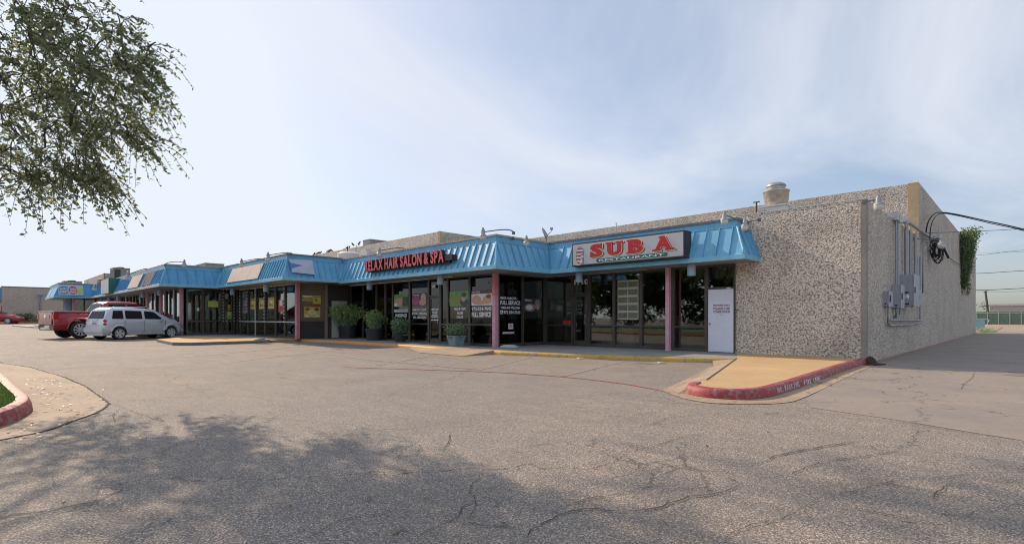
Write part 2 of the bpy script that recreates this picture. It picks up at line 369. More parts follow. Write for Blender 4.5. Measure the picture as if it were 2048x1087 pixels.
def sm(pts, n=6):  # catmull smoothing 2D
    P = [Vector(p[:2]) for p in pts]; out = []
    for i in range(len(P)-1):
        a = P[max(0, i-1)]; b = P[i]; c = P[i+1]; d = P[min(len(P)-1, i+2)]
        for k in range(n):
            t = k/n; out.append(tuple(.5*((2*b)+(c-a)*t+(2*a-5*b+4*c-d)*t*t+(3*b-3*c+d-a)*t**3)))
    return out + [tuple(P[-1])]
# driveway slab
struct('driveway', flat([(-3.0, 16.4), (-2.5, 10.), (-2.36, 8.6), (-2.1, 7.85), (-1.1, 7.6), (0, 7.16), (3, 6.3), (9, 5.2), (9, 100), (-3.0, 100)]), M['drive'])
struct('back_lane', flat([(-60, 64), (-3.0, 62), (60, 62), (60, 112), (-60, 112)], .009), M['apron'])
# apron round the ramp
cb = [(-3.0, 16.4), (-3.0, 14.3), (-2.88, 11.4), (-2.8, 9.35), (-2.81, 8.35), (-3.02, 7.85), (-3.45, 7.68), (-3.85, 7.84), (-4.02, 8.15), (-4.05, 8.4)]
cb = sm(cb, 5)
outer = sm([(-2.85, 16.3), (-2.62, 12.), (-2.44, 9.0), (-2.5, 7.95), (-3.1, 7.3), (-3.7, 7.4), (-4.35, 7.95)], 5)
struct('gutter_apron', flat(outer + [(-4.97, 10.4), (-5.61, 12.6), (-5.6, 13.6), (-3.2, 16.4)], .008), M['gutter'])
# ramp slab
mb = MB(); inner = [(p[0]-.12 if i < 22 else p[0]-.02, p[1]+(.0 if i < 22 else .12)) for i, p in enumerate(cb)]
top = [(-6.5, 16.55), (-3.12, 16.55)] + inner + [(-4.02, 8.7), (-5.08, 12.6), (-5.6, 14.35)]
mb.prism([(p[0], p[1], .02) for p in top], (0, 0, .105))
struct('ramp_slab', mb, M['tan'])
mb = MB()  # flare left of the ramp
fl_o = [(-4.0, 7.84, .012), (-4.17, 7.98, .012), (-4.85, 10.4, .012), (-5.5, 12.6, .012), (-6.1, 13.9, .06)]
fl_i = [(-3.9, 7.95, .012), (-3.93, 8.25, .121), (-4.44, 10.4, .124), (-5.06, 12.6, .124), (-5.58, 14.3, .124)]
mb.add(fl_o+fl_i, [(i, i+1, 5+i+1, 5+i) for i in range(4)]); struct('ramp_flare', mb, M['apron'])
mb = MB(); mb.add([(-5.62, 14.25, .130), (-5.09, 12.5, .130), (-4.03, 8.9, .130), (-3.99, 8.9, .130), (-5.05, 12.5, .130), (-5.58, 14.3, .130)], [(0, 1, 4, 5), (1, 2, 3, 4)])
ribbon(mb, [(-5.3, 13.3), (-3.2, 13.35)], .012, .130); ribbon(mb, [(-4.35, 10.3), (-3.0, 10.35)], .010, .130, jag=.006, step=.2)
struct('slab_joint', mb, M['crack'])
def kerb(name, path, mat, w=.15, h=.14, side=1, lean=.03):
    """rounded kerb swept on a path; side=+1 puts the kerb body left of the direction of travel"""
    prof = [(0, -.02), (lean*.3, h*.45), (lean, h*.78), (lean+.02, h*.95), (lean+.05, h), (w, h), (w, -.02)]
    mb = MB(); n = len(path); k = len(prof); V = []
    for i, p in enumerate(path):
        a = path[max(0, i-1)]; b = path[min(n-1, i+1)]; d = Vector((b[0]-a[0], b[1]-a[1])).normalized(); q = Vector((-d.y, d.x))*side
        for o, z in prof: V.append((p[0]+q.x*o, p[1]+q.y*o, gz(p[0])+z))
    Fs = [(i*k+j, i*k+j+1, (i+1)*k+j+1, (i+1)*k+j) for i in range(n-1) for j in range(k-1)]
    Fs += [list(range(k)), [(n-1)*k+j for j in range(k)][::-1]]
    mb.add(V, Fs); return struct(name, mb, mat, smooth=True)
kerb('fire_lane_kerb', cb, M['redkerb'], w=.17, h=.15, side=-1 if False else -1)
# lettering on the red kerb
def kerbtext(s, ya, yb):
    mb = MB(); k = len(s); step = (yb-ya)/k
    for i, c in enumerate(s):
        if c != ' ': text(mb, c, (-2.80+.006, ya+i*step+(step*.26 if c == 'I' else 0), .035), (0, 1, 0), (-.22, 0, .97), step*(.2 if c == 'I' else .72), .085, .006, .01)
    return mb
mb = kerbtext('NO PARKING', 8.75, 9.85); mb2 = kerbtext('FIRE LANE', 10.1, 11.1)
mb.v += []; b0 = len(mb.v); mb.v += mb2.v; mb.f += [[i+b0 for i in f] for f in mb2.f]; mb.m += mb2.m
struct('kerb_lettering', mb, M['kwhite'])
# sidewalk
kp = [(-4.9, 14.35), (-5.68, 14.15), (-6.34, 13.72), (-7.15, 13.33), (-8.98, 12.81), (-12.4, 12.05), (-15.03, 11.9), (-18.28, 11.95), (-22.37, 11.72), (-25.43, 11.05)]
kp2 = [(-25.43, 11.05), (-27.3, 10.4), (-29., 9.3), (-31., 8.2), (-33, 7.55), (-35, 7.35), (-40, 6.8), (-50, 5.9), (-57, 5.0), (-59, 3.2), (-66, 2.2)]
def walk(poly_front, back, name):
    mb = MB(); fr = seg_pts(poly_front, 1.5)
    for a, b in zip(fr, fr[1:]):
        za, zb = gz(a[0])+.118, gz(b[0])+.118
        mb.add([(a[0], a[1]+.1, za), (b[0], b[1]+.1, zb), (b[0], back(b[0]), zb), (a[0], back(a[0]), za)], [(0, 1, 2, 3)])
    return struct(name, mb, M['walk'])
walk([(-5.2, 14.3)] + kp[1:] + kp2[1:], lambda x: 22., 'sidewalk')
kerb('yellow_kerb', sm(kp[1:6], 4), M['yellow'], side=-1, h=.125)
kerb('orange_kerb', sm(kp[5:], 4) , M['orange'], side=-1, h=.125)
kerb('bare_kerb', sm(kp2, 4), M['kerbgrey'], side=-1, h=.125)
# lot-side ramp in front of the salon
mb = MB()
mb.add([(-17.2, 11.75, .03), (-15.1, 10.75, .012), (-12.75, 10.75, .012), (-12.75, 12.1, .132), (-15.4, 12.1, .134), (-17.2, 12.1, .13), (-12.75, 12.1, 0.0), (-12.75, 10.75, 0.0)],
       [(0, 1, 4, 5), (1, 2, 3, 4), (2, 7, 6, 3)])
struct('kerb_ramp', mb, M['gutter'])
# flat island beside the silver car
ip = [(-29.4, 5.95), (-25.6, 5.75), (-25.0, 6.3), (-25.1, 9.6), (-25.6, 11.3), (-32., 8.2)]
mb = MB(); mb.prism([(p[0], p[1], gz(p[0])-.02) for p in ip], (0, 0, .15)); mb.cur = 0
struct('concrete_island', mb, M['tan'])
mb = MB()
for a, b in zip(ip[:4], ip[1:4]):
    d = Vector((b[0]-a[0], b[1]-a[1])).normalized(); q = Vector((d.y, -d.x))*.02
    mb.prism([(a[0], a[1], gz(a[0])-.01), (b[0], b[1], gz(b[0])-.01), (b[0]+q.x, b[1]+q.y, gz(b[0])-.01), (a[0]+q.x, a[1]+q.y, gz(a[0])-.01)], (0, 0, .125))
struct('island_kerb', mb, M['kerbgrey'])
# left planting island
isl = sm([(-40, -.9), (-26, -.2), (-15, .32), (-11.2, .46), (-9.6, .52), (-8.75, .42), (-8.0, .12), (-7.75, -.5), (-7.9, -1.6), (-8.2, -5), (-9, -7), (-13, -8)], 5)
ap = [(-40, -.4), (-24, .1), (-19.1, .45), (-17.2, .9), (-13.9, 1.24), (-11.8, 1.33), (-10.2, 1.31), (-9.2, 1.3), (-8.4, 1.05), (-7.45, .5), (-7.1, -.0), (-6.8, -1.6), (-7., -5), (-9, -9), (-40, -9)]
struct('concrete_apron', flat(ap), M['apron'])
mb = MB(); ribbon(mb, [p for p in ap[:-2]], .035, .009, jag=.012, step=.12); struct('apron_joint', mb, M['crack'])
kerb('island_red_kerb', isl, M['redkerb'], w=.17, h=.16, side=-1, lean=.03)
inn = []
for i, p in enumerate(isl):
    a = isl[max(0, i-1)]; b = isl[min(len(isl)-1, i+1)]; d = Vector((b[0]-a[0], b[1]-a[1])).normalized(); inn.append((p[0]+d.y*.16, p[1]-d.x*.16))
mb = MB(); mb.add([(p[0], p[1], gz(p[0])+.13) for p in inn + [(-40, -8)]], [list(range(len(inn)+1))]); struct('lawn_soil', mb, M['dirt'])
def inside(x, y, poly):
    c = False; n = len(poly)
    for i in range(n):
        a = poly[i]; b = poly[i-1]
        if (a[1] > y) != (b[1] > y) and x < (b[0]-a[0])*(y-a[1])/(b[1]-a[1])+a[0]: c = not c
    return c
mb = MB(); poly = inn + [(-40, -8)]
for _ in range(26000):
    x = -8.3-random.random()**1.5*10; y = .2-random.random()*5 if _ % 2 else .5-random.random()*.8
    if not inside(x, y, poly): continue
    h = random.uniform(.02, .07); a = random.random()*6.28; w = .008; t = (random.uniform(-.03, .03), random.uniform(-.03, .03)); z = gz(x)+.125
    mb.add([(x-w*math.cos(a), y-w*math.sin(a), z), (x+w*math.cos(a), y+w*math.sin(a), z), (x+t[0], y+t[1], z+h)], [(0, 1, 2)])
tag(mb.build('grass', M['grass'], fix=False), 'short green and yellow grass inside the red kerbed island', 'grass', kind='stuff')
# markings
mb = MB()
for a, b in (((-8.1, 12.7), (-6.9, 8.5)), ((-10.9, 11.9), (-9.1, 8.1)), ((-19.4, 11.3), (-15.4, 4.6)), ((-22.2, 11.0), (-18.4, 4.5)), ((-25.2, 5.2), (-23.6, 2.2)), ((-13.9, 10.6), (-11.9, 7.2)), ((-29.6, 5.6), (-27.6, 1.6)), ((-36, 2.9), (-34, -1.2)), ((-40.5, 4.), (-38.5, 0.)), ((-46, 4.5), (-43.5, -.5)), ((-50, 4.), (-48, -1))):
    ribbon(mb, [a, b], .09, .006)
ribbon(mb, [(-16.5, 8.2), (-13.7, 7.9), (-9.3, 8.2)], .08, .0065)
struct('parking_lines', mb, M['whiteline'])
mb = MB(); ribbon(mb, sm([(-4.2, 7.9), (-5.24, 8.3), (-6.54, 8.42), (-7.63, 8.28), (-8.39, 8.1), (-9.6, 7.55), (-12, 6.3)], 4), .09, .0075)
ribbon(mb, [(-2.95, 17.2), (-3.0, 40), (-2.98, 56)], .15, .008); struct('red_fire_line', mb, M['redline'])
# modelled cracks
mb = MB()
def ck(px, w=.02): ribbon(mb, [G(*p)[:2] for p in px], w*.62, .0105, jag=.014, taper=True, step=.07)
ck([(1040, 1087), (1075, 1052), (1120, 1032), (1170, 1018), (1250, 1025), (1310, 1018), (1380, 995), (1450, 985), (1490, 968)], .02)
ck([(1105, 1030), (1130, 1010), (1200, 995), (1260, 985), (1305, 972)], .014)
ck([(820, 1080), (870, 1055), (905, 1045), (925, 1015), (975, 995), (1000, 1005)], .012)
ck([(905, 1045), (960, 1050), (1040, 1058)], .012)
ck([(1520, 925), (1560, 910), (1640, 895), (1720, 882)], .022)
ck([(1535, 916), (1600, 900), (1680, 888)], .012)
ck([(1625, 825), (1700, 838), (1790, 843), (1850, 852), (1950, 868), (2048, 880)], .014)
ck([(1300, 803), (1390, 809), (1460, 806), (1540, 806), (1580, 800)], .018)
ck([(1523, 828), (1565, 826)], .03)
ck([(1730, 770), (1922, 778), (1928, 768), (1945, 755), (1950, 742)], .014)
ck([(690, 738), (755, 738)], .035); ck([(695, 742), (712, 742)], .03)
ck([(218, 806), (300, 835), (330, 843), (470, 832), (620, 842), (700, 850)], .012)
ck([(885, 905), (900, 880), (898, 862)], .012); ck([(828, 910), (842, 895), (838, 888)], .01)
ck([(1690, 1015), (1750, 1025), (1820, 1040), (1900, 1050)], .016); ck([(1860, 1000), (1890, 975), (1900, 968)], .012)
for pxs, w_ in (([(1430, 1087), (1500, 1050), (1560, 1040), (1640, 1000)], .012), ([(1640, 1000), (1700, 985), (1790, 960), (1850, 955)], .01), ([(1500, 960), (1580, 950), (1640, 925), (1720, 915), (1810, 900)], .014), ([(1180, 930), (1240, 905), (1300, 895), (1380, 870), (1420, 865)], .012), ([(600, 1087), (680, 1040), (760, 1030), (850, 1000), (890, 990)], .01), ([(940, 1040), (950, 1010), (940, 980), (960, 950)], .012), ([(1000, 900), (1080, 890), (1160, 878)], .01), ([(1860, 960), (1930, 950), (2000, 965), (2048, 960)], .012), ([(1900, 1050), (1960, 1020), (2048, 1010)], .01), ([(1240, 860), (1300, 850), (1340, 835), (1400, 830)], .012), ([(480, 760), (560, 757), (650, 762)], .014), ([(230, 845), (226, 830), (240, 815)], .012), ([(1120, 800), (1200, 790), (1260, 786)], .014)):
    ck(pxs, w_)
struct('pavement_cracks', mb, M['crack'])

# ---------------------------------------------------------------- buildings
SLOPE = [(0, 0.), (0, .14), (.36, 1.0), (.36, 1.26)]
def canopy(par, path, kinds, z0, seam_sp=.42, mats=None, sub=True):
    """path: list of (x,y) outer bottom points; kinds: how each vertex insets: (ix,iy) multipliers"""
    mm = dict(strip=M['bluelight'], panel=M['blue'], band=M['blue'], cap=M['cap'], seams=True); mm.update(mats or {})
    def ring(d, z): return [(p[0]+k[0]*d, p[1]+k[1]*d, z0+z) for p, k in zip(path, kinds)]
    def sheet(name, rows, mat, thick=.0):
        mb = MB(); n = len(path); V = [p for r in rows for p in r]
        mb.add(V, [(j*n+i, j*n+i+1, (j+1)*n+i+1, (j+1)*n+i) for j in range(len(rows)-1) for i in range(n-1)])
        return mb.build(name, mat, par, fix=False)
    # fascia strip: small box section standing proud
    sheet('fascia_strip', [ring(.03, 0), ring(-.0, 0), ring(0, .14), ring(.05, .16)], mm['strip'])
    panel = sheet('roof_panel', [ring(.03, .15), ring(.36, 1.0)], mm['panel'])
    sheet('top_band', [ring(.375, .985), ring(.34, .985), ring(.34, 1.02), ring(.365, 1.03), ring(.365, 1.22)], mm['band'])
    sheet('cap_flashing', [ring(.34, 1.2), ring(.33, 1.2), ring(.33, 1.27), ring(.6, 1.29)], mm['cap'])
    mb = MB(); sl = Vector((0, .33, .85)).normalized()
    for i in range(len(path)-1):
        a, b = Vector(path[i]), Vector(path[i+1]); ka, kb = Vector(kinds[i]), Vector(kinds[i+1])
        d = (b-a); L = d.length; d.normalize(); nrm = Vector((d.y, -d.x))  # outward
        n = int(L/seam_sp)
        for j in range(1, n+1):
            t = j*seam_sp
            lo = a + d*t; hi = lo - nrm*.33
            # mitre limits at the top
            ta = (ka*.33).dot(d); tb = (kb*.33).dot(d)
            zlo = .15; zhi = 1.0; f = 1.
            if t < ta: f = t/ta if ta > 0 else 1
            if t > L+tb: f = max(0, (L-t)/(-tb)) if tb < 0 else 1
            if f < .15: continue
            hi = lo - nrm*.33*f; zt = zlo+(zhi-zlo)*f
            hn = (Vector((nrm.x, nrm.y, 0))*.85 + Vector((0, 0, .33))).normalized()*.05
            e = Vector((d.x, d.y, 0))*.011
            lo3 = Vector((lo.x-nrm.x*.03, lo.y-nrm.y*.03, z0+zlo)); hi3 = Vector((hi.x-nrm.x*.03, hi.y-nrm.y*.03, z0+zt))
            p = [lo3-e, lo3+e, hi3+e, hi3-e]; q = [x+hn for x in p]
            mb.add(p+q, [(4, 5, 6, 7), (0, 1, 5, 4), (1, 2, 6, 5), (2, 3, 7, 6), (3, 0, 4, 7)])
    if mm['seams']: mb.build('panel_seams', mm['panel'], panel)
    mb = MB()  # hip trims
    for p, k in zip(path, kinds):
        if abs(k[0]) and abs(k[1]):
            mb.tube([(p[0]+k[0]*.03, p[1]+k[1]*.03, z0+.15), (p[0]+k[0]*.345, p[1]+k[1]*.345, z0+.99)], .035, 6)
    if mb.v: mb.build('hip_trim', mm['strip'], par)
def soffit(par, polys, z):
    mb = MB()
    for poly in polys: mb.add([(p[0], p[1], z) for p in poly] + [(p[0], p[1], z+.03) for p in poly], [list(range(len(poly))), [len(poly)+i for i in range(len(poly))]])
    mb.build('soffit', M['soffit'], par, fix=False)

class Plane:
    """storefront plane: 'y' faces -y at y=c, s runs along x; 'x' faces +x at x=c, s runs along y"""
    def __init__(s, ax, c): s.ax = ax; s.c = c
    def box(s, mb, s0, s1, d0, d1, z0, z1):
        if s.ax == 'y': mb.box(s0, s1, s.c-d0, s.c-d1, z0, z1)
        else: mb.box(s.c+d0, s.c+d1, s0, s1, z0, z1)
    def pt(s, a, d, z): return (a, s.c-d, z) if s.ax == 'y' else (s.c+d, a, z)
    def right(s): return XR if s.ax == 'y' else YR
def window(par, pl, s0, s1, z0, z1, rail=None, transom=None, glass='glass', frame='bronze', fw=.055, white=None):
    mb = MB(); fm = M[frame]
    pl.box(mb, s0, s0+fw, -.06, .06, z0, z1); pl.box(mb, s1-fw, s1, -.06, .06, z0, z1)
    pl.box(mb, s0+fw, s1-fw, -.055, .055, z0, z0+.1); pl.box(mb, s0+fw, s1-fw, -.055, .055, z1-fw, z1)
    for r in (rail, transom):
        if r: pl.box(mb, s0+fw, s1-fw, -.055, .055, r-.03, r+.03)
    w = mb.build('window', fm, par)
    mb = MB(); pl.box(mb, s0+fw*.5, s1-fw*.5, -.008, .004, z0+.05, z1-.02); mb.build('pane', M[glass], w)
    return w
def glassdoor(par, pl, s0, s1, z0, zd, z1, glass='glass', hand=1):
    mb = MB()
    pl.box(mb, s0, s0+.05, -.07, .07, z0, z1); pl.box(mb, s1-.05, s1, -.07, .07, z0, z1); pl.box(mb, s0+.05, s1-.05, -.065, .065, zd, zd+.06); pl.box(mb, s0+.05, s1-.05, -.065, .065, z1-.05, z1)
    fr = mb.build('door_frame', M['bronze'], par)
    mb = MB(); pl.box(mb, s0+.05, s1-.05, -.008, .004, zd+.06, z1-.05); mb.build('transom_pane', M[glass], fr)
    mb = MB(); a, b = s0+.055, s1-.055
    pl.box(mb, a, a+.07, -.02, .03, z0+.01, zd-.01); pl.box(mb, b-.07, b, -.02, .03, z0+.01, zd-.01); pl.box(mb, a+.07, b-.07, -.018, .028, z0+.01, z0+.2); pl.box(mb, a+.07, b-.07, -.018, .028, zd-.09, zd-.01)
    d = mb.build('door', M['bronze'], par)
    mb = MB(); pl.box(mb, a+.03, b-.03, -.006, .004, z0+.1, zd-.05); mb.build('pane', M[glass], d)
    mb = MB(); hs = b-.1 if hand > 0 else a+.1
    mb.tube([pl.pt(hs, .03, z0+.85), pl.pt(hs, .09, z0+.87), pl.pt(hs, .09, z0+1.2), pl.pt(hs, .03, z0+1.22)], .013, 6); mb.build('handle', M['alum'], d)
    return d
def column(par, x, y, z0, z1, m='pink', w=.15, d=.15):
    mb = MB(); mb.box(x-w/2, x+w/2, y-d/2, y+d/2, z0, z1); mb.box(x-w/2-.02, x+w/2+.02, y-d/2-.02, y+d/2+.02, z0, z0+.012)
    return mb.build('column', M[m], par)
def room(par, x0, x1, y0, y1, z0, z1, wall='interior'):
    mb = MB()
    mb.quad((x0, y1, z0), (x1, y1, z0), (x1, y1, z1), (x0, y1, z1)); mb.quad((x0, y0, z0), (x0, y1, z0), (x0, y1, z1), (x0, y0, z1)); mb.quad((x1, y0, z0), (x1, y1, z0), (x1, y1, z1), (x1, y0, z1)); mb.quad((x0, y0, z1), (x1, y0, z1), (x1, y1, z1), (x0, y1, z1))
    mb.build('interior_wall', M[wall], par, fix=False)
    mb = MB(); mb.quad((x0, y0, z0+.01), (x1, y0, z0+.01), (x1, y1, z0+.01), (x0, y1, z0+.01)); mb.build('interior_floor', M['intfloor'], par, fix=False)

ZS = 2.9
# ===== unit A: sandwich restaurant
YA = 16.56
A = thing('restaurant_building', (-6, YA, 0), 'restaurant unit with pebble walls and blue canopy at the near end of the strip mall', 'shop building')
mb = MB(); mb.box(-6.53, -3.22, YA, YA+.25, 0, 4.37); mb.build('front_wall', M['pebble'], A)
mb = MB(); mb.box(-3.22, -3.1, YA-.004, YA+.25, 0, 4.375); mb.build('wall_edge', M['conc_edge'], A)
mb = MB(); mb.box(-6.53, -3.09, YA-.006, YA+.3, 4.376, 4.392); mb.build('wall_cap', M['pwhite'], A)
mb = MB(); mb.box(-3.35, -3.1, YA+.25, 25.8, 0, 4.37)
def raked(y0, y1, za, zb): mb.prism([(-3.35, y0, 0), (-3.35, y1, 0), (-3.35, y1, zb), (-3.35, y0, za)], (.25, 0, 0))
raked(25.8, 32.1, 6.52, 6.50); raked(32.115, 41.6, 6.50, 6.49); raked(41.615, 49., 6.49, 6.48); raked(49.015, 56.4, 6.48, 6.47)
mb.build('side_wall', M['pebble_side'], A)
mb = MB(); mb.box(-25.6, -3.43, 25.8, 26.05, 3.8, 6.5); mb.build('upper_wall', M['pebble'], A)
mb = MB(); mb.box(-3.43, -3.352, 25.79, 26.05, 3.8, 6.52); mb.box(-3.352, -3.09, 25.77, 25.8, 4.37, 6.52); mb.build('corner_strip', M['tanstrip'], A)
mb = MB(); mb.box(-14.3, -3.36, YA+.9, 25.8, 3.75, 3.9); mb.box(-25.5, -3.4, 26.1, 56, 6.1, 6.25); mb.box(-25.6, -3.36, 56., 56.3, 0, 6.3)
mb.box(-14.3, -6.53, 15.75, YA+.9, 4.08, 4.13); mb.box(-14.3, -6.6, YA+.87, YA+.9, 3.9, 4.1)
mb.build('roof', M['roof'], A)
canopy(A, [(-13.05, 15.34), (-5.79, 15.34), (-5.79, YA)], [(-1, 1), (-1, 1), (-1, 0)], ZS, .40)
soffit(A, [[(-14.4, 15.37), (-5.82, 15.37), (-5.82, YA), (-14.4, YA)]], ZS+.01)
pA = Plane('y', YA)
for i, (a, b, tr) in enumerate(((-14.38, -12.91, None), (-12.11, -10.97, None), (-10.97, -9.84, None), (-9.84, -8.62, None), (-8.62, -7.45, None))):
    window(A, pA, a, b, .12, 2.9, rail=.92)
glassdoor(A, pA, -12.91, -12.11, .12, 2.14, 2.9)
# white delivery door
mb = MB(); pA.box(mb, -7.45, -7.39, -.06, .06, .12, 2.9); pA.box(mb, -6.57, -6.53, -.06, .06, .12, 2.9); pA.box(mb, -7.39, -6.57, -.055, .055, 2.13, 2.19); pA.box(mb, -7.39, -6.57, -.05, .05, 2.84, 2.9)
fr = mb.build('door_frame', M['bronze'], A); mb = MB(); pA.box(mb, -7.39, -6.57, -.01, .004, 2.19, 2.84); mb.build('transom_pane', M['glass'], fr)
mb = MB(); pA.box(mb, -7.385, -6.575, 0, .05, .135, 2.12); d = mb.build('door', M['doorw'], A, bevel=.004); d['label'] = 'white solid delivery door with maroon lettering'
mb = MB(); mb.lathe([(.01, 0), (.012, .04), (.03, .05), (.034, .07), (.02, .09)], (-7.30, YA-.05, 1.02), (0, -1, 0), 12); mb.build('handle', M['chrome'], d)
mb = MB()
for s, z, w, h in (('DELIVERIES ONLY', 1.585, .53, .055), ('PLEASE USE', 1.47, .52, .075), ('OTHER DOOR', 1.37, .53, .075)): text(mb, s, (-7.21, YA-.052, z), XR, ZU, w, h, .004, .012)
mb.tube([(-6.98, YA-.053, 1.32), (-6.95, YA-.053, 1.29), (-6.92, YA-.053, 1.30)], .006, 4); mb.build('lettering', M['maroon'], d)
mb = MB(); mb.box(-6.78, -6.66, YA-.06, YA-.075, 2.13, 2.16); mb.build('door_closer', M['white'], d)
mb = MB(); text(mb, '1710', (-12.82, YA-.03, 2.51), XR, ZU, .68, .21, .01, .03); mb.build('house_number', M['vinyl'], A)
column(A, -8.62, YA-.36, .12, ZS, 'pink', .13, .13)
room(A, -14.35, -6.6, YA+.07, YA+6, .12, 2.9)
# inside the restaurant
mb = MB(); mb.box(-11.1, -10.5, YA+.5, YA+1.0, .13, 1.5); mb.build('interior_pillar', M['inttan'], A)
mb = MB(); mb.box(-9.3, -8.95, YA+.8, YA+1.2, .13, 1.3); mb.build('interior_cabinet', M['inttan'], A)
mb = MB(); mb.box(-14.2, -13.0, YA+.35, YA+.4, .3, 2.6); mb.box(-12.8, -12.2, YA+.5, YA+.55, .9, 2.0); mb.build('interior_blind', M['intgray'], A)
mb = MB(); mb.box(-13.4, -12.99, YA-.02, YA-.012, .92+.04, 1.12); mb.build('window_sticker', M['pred'], A)
t = thing('menu_board', (-10.35, YA-.05, 1.1), 'tall menu poster of ten food photos in the restaurant window', 'poster')
mb = MB(); mb.box(-10.78, -9.92, YA-.06, YA-.085, 1.15, 2.58); mb.build('backing', M['menub'], t)
mb = MB()
for i in range(2):
    for j in range(5): x = -10.75+i*.42; z = 1.18+j*.28; mb.box(x, x+.385, YA-.085, YA-.09, z+.02, z+.22)
mb.build('food_pictures', M['pfoodg'], t)
t = thing('restaurant_table', (-13.25, YA+.7, .12), 'small dark table with a red chair behind the left restaurant window', 'table')
mb = MB(); mb.box(-13.7, -12.98, YA+.45, YA+1.05, .83, .87); mb.build('tabletop', M['rust'], t); mb = MB(); mb.tube([(-13.34, YA+.75, .13), (-13.34, YA+.75, .83)], .035, 8); mb.box(-13.55, -13.13, YA+.6, YA+.9, .13, .15); mb.build('leg', M['black'], t)

# ===== SUB A sign
YS = 15.08
t = thing('sign_board', (-9.6, YS, 3.06), 'long white box sign reading SUB A RESTAURANT in red with a striped head emblem', 'sign')
SX0, SX1, SZ0, SZ1 = -11.8, -7.46, 3.06, 3.88
mb = MB(); mb.box(SX0, SX1, YS, YS+.42, SZ0, SZ1); mb.build('cabinet', M['signframe'], t, bevel=.01)
mb = MB(); mb.box(SX0+.05, SX1-.06, YS-.012, YS+.01, SZ0+.045, SZ1-.045); mb.build('face', M['signw'], t)
def sx(u): return PY(u, 500, YS)[0]
yf = YS-.014
def slab(mb, ch, u0, u1, z0, z1, y, grow=0.):
    x0, x1 = sx(u0)-grow, sx(u1)+grow; z0 -= grow; z1 += grow; w = x1-x0; h = z1-z0; k = .015*0+.0
    ins = {'S': .0, 'U': .09, 'B': .10, 'A': .10}[ch]
    if ch == 'B': text(mb, ch, (x0+w*ins, y, z0), XR, ZU, w*(1-ins), h, .004, .045)
    elif ch == 'A': text(mb, ch, (x0+w*ins, y, z0), XR, ZU, w*(1-2*ins), h, .004, .05)
    elif ch == 'U': text(mb, ch, (x0+w*ins, y, z0), XR, ZU, w*(1-2*ins), h, .004, .055)
    else: text(mb, ch, (x0, y, z0), XR, ZU, w, h, .004, .06)
    s = h*.13
    def b(a0, a1, c0, c1): mb.box(x0+w*a0, x0+w*a1, y-.0035, y-.0005, z0+c0, z0+c1)
    if ch == 'U': b(0, .45, h-s, h); b(.58, 1, h-s, h)
    if ch == 'B': b(0, .3, h-s, h); b(0, .3, 0, s)
    if ch == 'A': b(0, .42, 0, s); b(.58, 1, 0, s); b(.3, .55, h-s, h)
    if ch == 'S': b(.80, .97, h*.62, h*1.0); b(.02, .2, 0, h*.38)
LT = (('S', 1181, 1206, 3.32, 3.78), ('U', 1212, 1247, 3.32, 3.78), ('B', 1254, 1287, 3.32, 3.78), ('A', 1305, 1350, 3.32, 3.78))
mb = MB()
for c, a, b, z0, z1 in LT: slab(mb, c, a+3, b+3.5, z0-.035, z1-.03, yf)
mb.build('letter_shadow', M['darkred'], t)
mb = MB()
for c, a, b, z0, z1 in LT: slab(mb, c, a+.8, b+.8, z0-.008, z1-.006, yf-.006, .014)
mb.build('letter_outline', M['cream'], t)
mb = MB()
for c, a, b, z0, z1 in LT: slab(mb, c, a, b, z0, z1, yf-.012)
mb.build('lettering', M['red'], t)
mb = MB(); xa, xb = sx(1193), sx(1336); zc, rr = 3.195, .062
mb.prism([(xa+rr-rr*math.sin(a), yf, zc+rr*math.cos(a)) for a in [math.pi*i/8 for i in range(9)]] + [(xb-rr+rr*math.sin(a), yf, zc-rr*math.cos(a)) for a in [math.pi*i/8 for i in range(9)]], (0, -.004, 0))
p_ = mb.build('green_banner', M['green'], t)
mb = MB(); text(mb, 'RESTAURANT', (xa+.12, yf-.005, zc-.034), XR, ZU, xb-xa-.24, .068, .003, .012); mb.build('banner_lettering', M['vinyl'], p_)
# emblem
ex, ez = sx(1160.5), 3.43
def ell(cx, cz, rx, rz, y, n=20, a0=0, a1=2*math.pi): return [(cx+rx*math.cos(a0+(a1-a0)*i/n), y, cz+rz*math.sin(a0+(a1-a0)*i/n)) for i in range(n + (0 if a1-a0 > 6.28 else 1))]
mb = MB(); mb.prism(ell(ex, ez-.0, .175, .325, yf), (0, -.003, 0)); em = mb.build('emblem', M['black'], t)
mb = MB(); mb.prism(ell(ex, ez, .16, .31, yf-.004), (0, -.002, 0)); mb.build('emblem_ground', M['pwhite'], em)
mb = MB()
for k in range(5):
    zc2 = ez-.25+k*.125
    for i in range(1):
        h0, h1 = zc2-.03, zc2+.03
        wl0 = .155*math.sqrt(max(0, 1-((h0-ez)/.31)**2)); wl1 = .155*math.sqrt(max(0, 1-((h1-ez)/.31)**2))
        lim = .05 if k in (1, 2) else (.0 if k == 0 else 1)
        mb.prism([(ex-wl0, yf-.007, h0), (ex+min(wl0, lim if lim < 1 else wl0), yf-.007, h0), (ex+min(wl1, lim if lim < 1 else wl1), yf-.007, h1-.01), (ex-wl1, yf-.007, h1)], (0, -.002, 0))
mb.build('emblem_stripes', M['red'], em)
